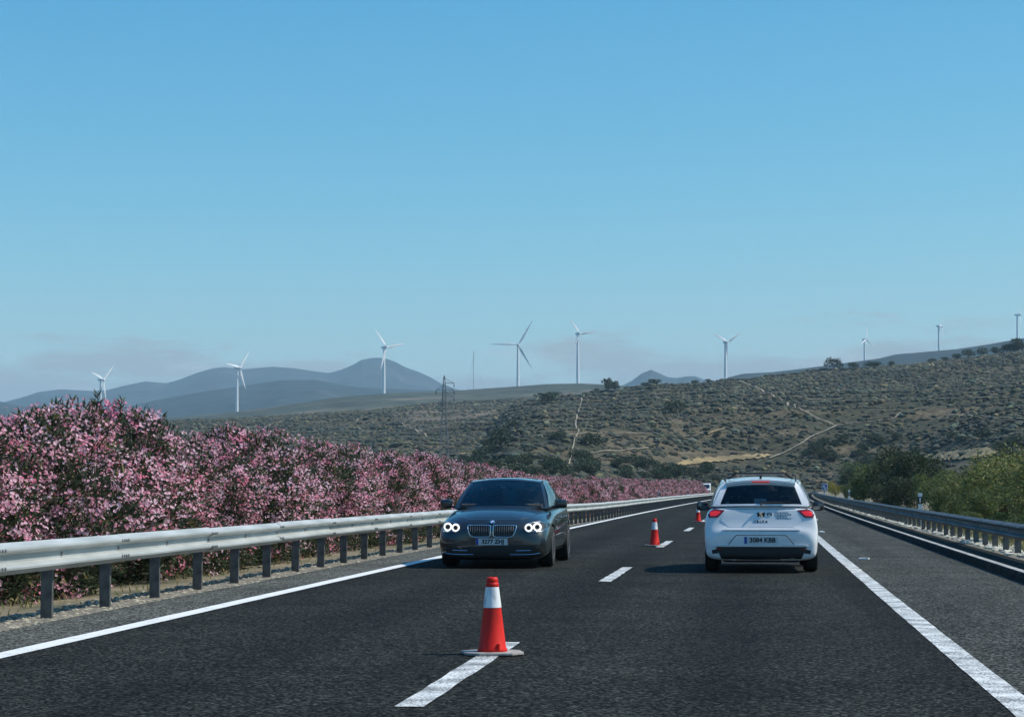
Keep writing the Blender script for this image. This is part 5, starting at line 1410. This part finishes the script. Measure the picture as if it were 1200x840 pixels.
# ------------------------------------------------------------------ wind turbines
def blade_mesh(Rb):
    V = []; Fs = []; n = 9
    for i in range(n):
        t = i / (n - 1); r = 1.0 + t * (Rb - 1.0)
        ch = (1.6 + 2.2 * min(1, t / .18) if t < .18 else 3.8 * max(0.0, 1 - (t - .18) / .82) ** .8 + .35) ; th = max(.12 * ch, .12) if t > .05 else 1.4
        tw = R(18) * (1 - t)
        pr = [(-.3 * ch, 0), (.1 * ch, th), (.7 * ch, 0), (.1 * ch, -th)]
        for (a, b) in pr: V.append((a * math.cos(tw) - b * math.sin(tw), a * math.sin(tw) + b * math.cos(tw), r))
    for i in range(n - 1):
        for k in range(4): Fs.append((4 * i + k, 4 * i + (k + 1) % 4, 4 * i + 4 + (k + 1) % 4, 4 * i + 4 + k))
    Fs += [(0, 3, 2, 1), tuple(range(4 * n - 4, 4 * n))]
    mb = MB(); mb.add(V, Fs); return mb
BLD = {}
def turbine(px, py, base_y, Rpx, ang, yaw, label, hub_m=82.0, D=None, thick=1.0):
    """hub at (px, py); ang = angle of the first blade, clockwise from up; yaw = turn of the rotor away from the viewer"""
    hp = at(px, py, 1000.0); s = D / 1000.0
    hub = Vector((hp.x * s, D, CAM_H + (hp.z - CAM_H) * s))
    zb = hub.z - hub_m
    t = thing('wind_turbine', label, 'wind turbine', (hub.x, hub.y, zb), (0, 0, 0), 'wind turbines of the wind farm')
    tw = MB(); tw.lathe([(2.6 * thick, -6), (2.3 * thick, 0), (1.9 * thick, hub_m * .5), (1.35 * thick, hub_m - 1.6)], 20); tw.build('tower', M['turbine'], t, smooth=False, angle=50)
    yawr = R(yaw) + math.atan2(-hub.x, hub.y) * 1.0
    na = MB(); na.box((0, 0, 0), (3.6, 10, 3.6)); no = na.build('nacelle', M['turbine'], t, (0, 0, hub_m), (0, 0, yawr), bevel=.6, angle=50)
    hb = MB(); hb.lathe([(1.9, 0), (1.8, 1.6), (1.0, 2.8), (.1, 3.1)], 16, Matrix.Translation((0, -5, 0)) @ Matrix.Rotation(R(90), 4, 'X')); ho_ = hb.build('hub', M['turbine'], no, smooth=True)
    Rb = Rpx * D / F; key = round(Rb, 1)
    if key not in BLD: BLD[key] = blade_mesh(Rb).mesh('blade', M['turbine'], angle=50)
    for k in range(3):
        link('blade', BLD[key], no, (0, -6.3, 0), (0, R(ang + 120 * k), 0))
    return t
TB = [(118, 445, 470, 27, 48, 55, 'white wind turbine rising just behind the tallest oleander bush', 3500),
      (278, 431, 484, 27, 38, 50, 'white wind turbine standing in front of the blue mountain flank', 3300),
      (450, 407, 463, 29, 78, 40, 'white wind turbine in front of the flat-topped blue mountain', 3250),
      (607, 404, 453, 33, 30, 5, 'white wind turbine with one blade level and the rotor facing the road', 3350),
      (677, 391, 450, 22, -38, 28, 'tall white wind turbine with one blade hanging down beside its tower', 3400),
      (850, 401, 442, 20, 58, 25, 'white wind turbine with two blades raised in a V behind the dirt track', 3300),
      (1013, 398, 423, 15, 0, 50, 'slender white wind turbine with one blade straight up behind the hill crest', 4300),
      (1100, 382, 410, 14, 25, 78, 'white wind turbine on the far ridge beside the bright cloud', 4300),
      (1192, 369, 397, 14, 60, 80, 'white wind turbine on the highest end of the far ridge', 4300)]
for (px, py, by, Rp, ang, yaw, lb, D) in TB:
    turbine(px, py, by, Rp, ang, yaw, lb, 80, D, 1.15)

# ------------------------------------------------------------------ lattice pylon and thin mast
P0 = on_hill(521, 556)[0]; D = P0[1]; topz = at(520, 440, D).z; H = topz - P0[2]
py = thing('lattice_pylon', 'steel lattice electricity pylon rising behind the oleander hedge', 'pylon', (float(at(520.5, 500, D).x), D, P0[2]))
def pw_(z): return np.interp(z / H, [0, .62, .9, 1], [.055 * H, .022 * H, .014 * H, .004 * H])
for sx in (-1, 1):
    for sy in (-1, 1):
        mb = MB(); mb.tube([(sx * pw_(z), sy * pw_(z), z) for z in np.linspace(-.5, H, 8)], .085, 5); mb.build('leg', M['pylon'], py)
mb = MB(); zs = [0]; 
while zs[-1] < H * .97: zs.append(zs[-1] + max(1.8, 2.4 * pw_(zs[-1])))
for a, b in zip(zs[:-1], zs[1:]):
    b = min(b, H)
    for s in (-1, 1):
        for ax in (0, 1):
            def Q(e, z): return (e * pw_(z), s * pw_(z), z) if ax == 0 else (s * pw_(z), e * pw_(z), z)
            mb.tube([Q(-1, a), Q(1, b)], .032, 4); mb.tube([Q(1, a), Q(-1, b)], .032, 4); mb.tube([Q(-1, b), Q(1, b)], .032, 4)
br = mb.build('bracing', M['pylon'], py); br['kind'] = 'stuff'
for i, (f, sgn) in enumerate(((.93, 1), (.86, 1), (.79, 1), (.86, -1), (.72, -1))):
    z = f * H; mb = MB(); x1 = sgn * H * (.10 if sgn > 0 else .085)
    mb.tube([(sgn * pw_(z), .2, z), (x1, 0, z - .2)], .09, 4); mb.tube([(sgn * pw_(z), -.2, z), (x1, 0, z - .2)], .09, 4); mb.tube([(sgn * pw_(z + 1.2), 0, z + 1.2), (x1, 0, z - .2)], .07, 4)
    ar = mb.build('cross_arm', M['pylon'], py)
    mb = MB(); mb.lathe([(.10, -1.4), (.13, -1.2), (.09, -1.0), (.13, -.8), (.09, -.6), (.13, -.4), (.06, -.1)], 6, Matrix.Translation((x1, 0, z - .2))); mb.build('insulator', M['black'], ar)
D = 3300; b_ = at(555, 458, D); t_ = at(555, 411, D)
ma = thing('measuring_mast', 'thin grey guyed mast on the plain between pylon and turbines', 'mast', (b_.x, D, b_.z))
h_ = t_.z - b_.z; mb = MB(); mb.tube([(0, 0, -2), (0, 0, h_)], .35, 6); mb.build('mast', M['pylon'], ma)
mb = MB()
for a in (0, 2.1, 4.2): mb.tube([(0, 0, h_ * .9), (18 * math.cos(a), 18 * math.sin(a), -2)], .06, 4)
mb.build('guy_wires', M['pylon'], ma)

# ------------------------------------------------------------------ small hut on the crest
P = on_hill(627, 469)[0]; s = np.hypot(P[0], P[1]) / F
hu = thing('hut', 'small white hut on the hill crest beside the wide rounded tree', 'hut', (P[0], P[1], P[2] - .3))
w, d_, h_ = 5.2 * s, 4.0 * s, 3.0 * s
rbox('wall', (0, 0, h_ / 2), (w, d_, h_), M['white'], hu, .02)
mb = MB(); mb.prism([(-w * .56, h_), (w * .56, h_), (0, h_ * 1.45)], -d_ * .56, d_ * .56); mb.build('roof', M['gold'], hu)
rbox('door', (w * .1, -d_ / 2 - .01, h_ * .35), (w * .2, .06, h_ * .7), M['black'], hu, .01); rbox('window', (-w * .25, -d_ / 2 - .01, h_ * .55), (w * .16, .06, h_ * .25), M['black'], hu, .01)
HAZE = 7.5e-5
# ------------------------------------------------------------------ haze
mb = MB(); mb.box((-1000, 7000, 380), (26000, 22000, 764))
hz = bpy.data.materials.new('haze'); hz.use_nodes = True
hn = hz.node_tree.nodes; hn.clear(); ho = hn.new('ShaderNodeOutputMaterial'); pv = hn.new('ShaderNodeVolumePrincipled')
pv.inputs['Color'].default_value = (0.55, 0.82, 1.0, 1); pv.inputs['Density'].default_value = HAZE; pv.inputs['Anisotropy'].default_value = 0.0
hz.node_tree.links.new(pv.outputs[0], ho.inputs['Volume'])
o = mb.build('haze', hz); o['kind'] = 'stuff'
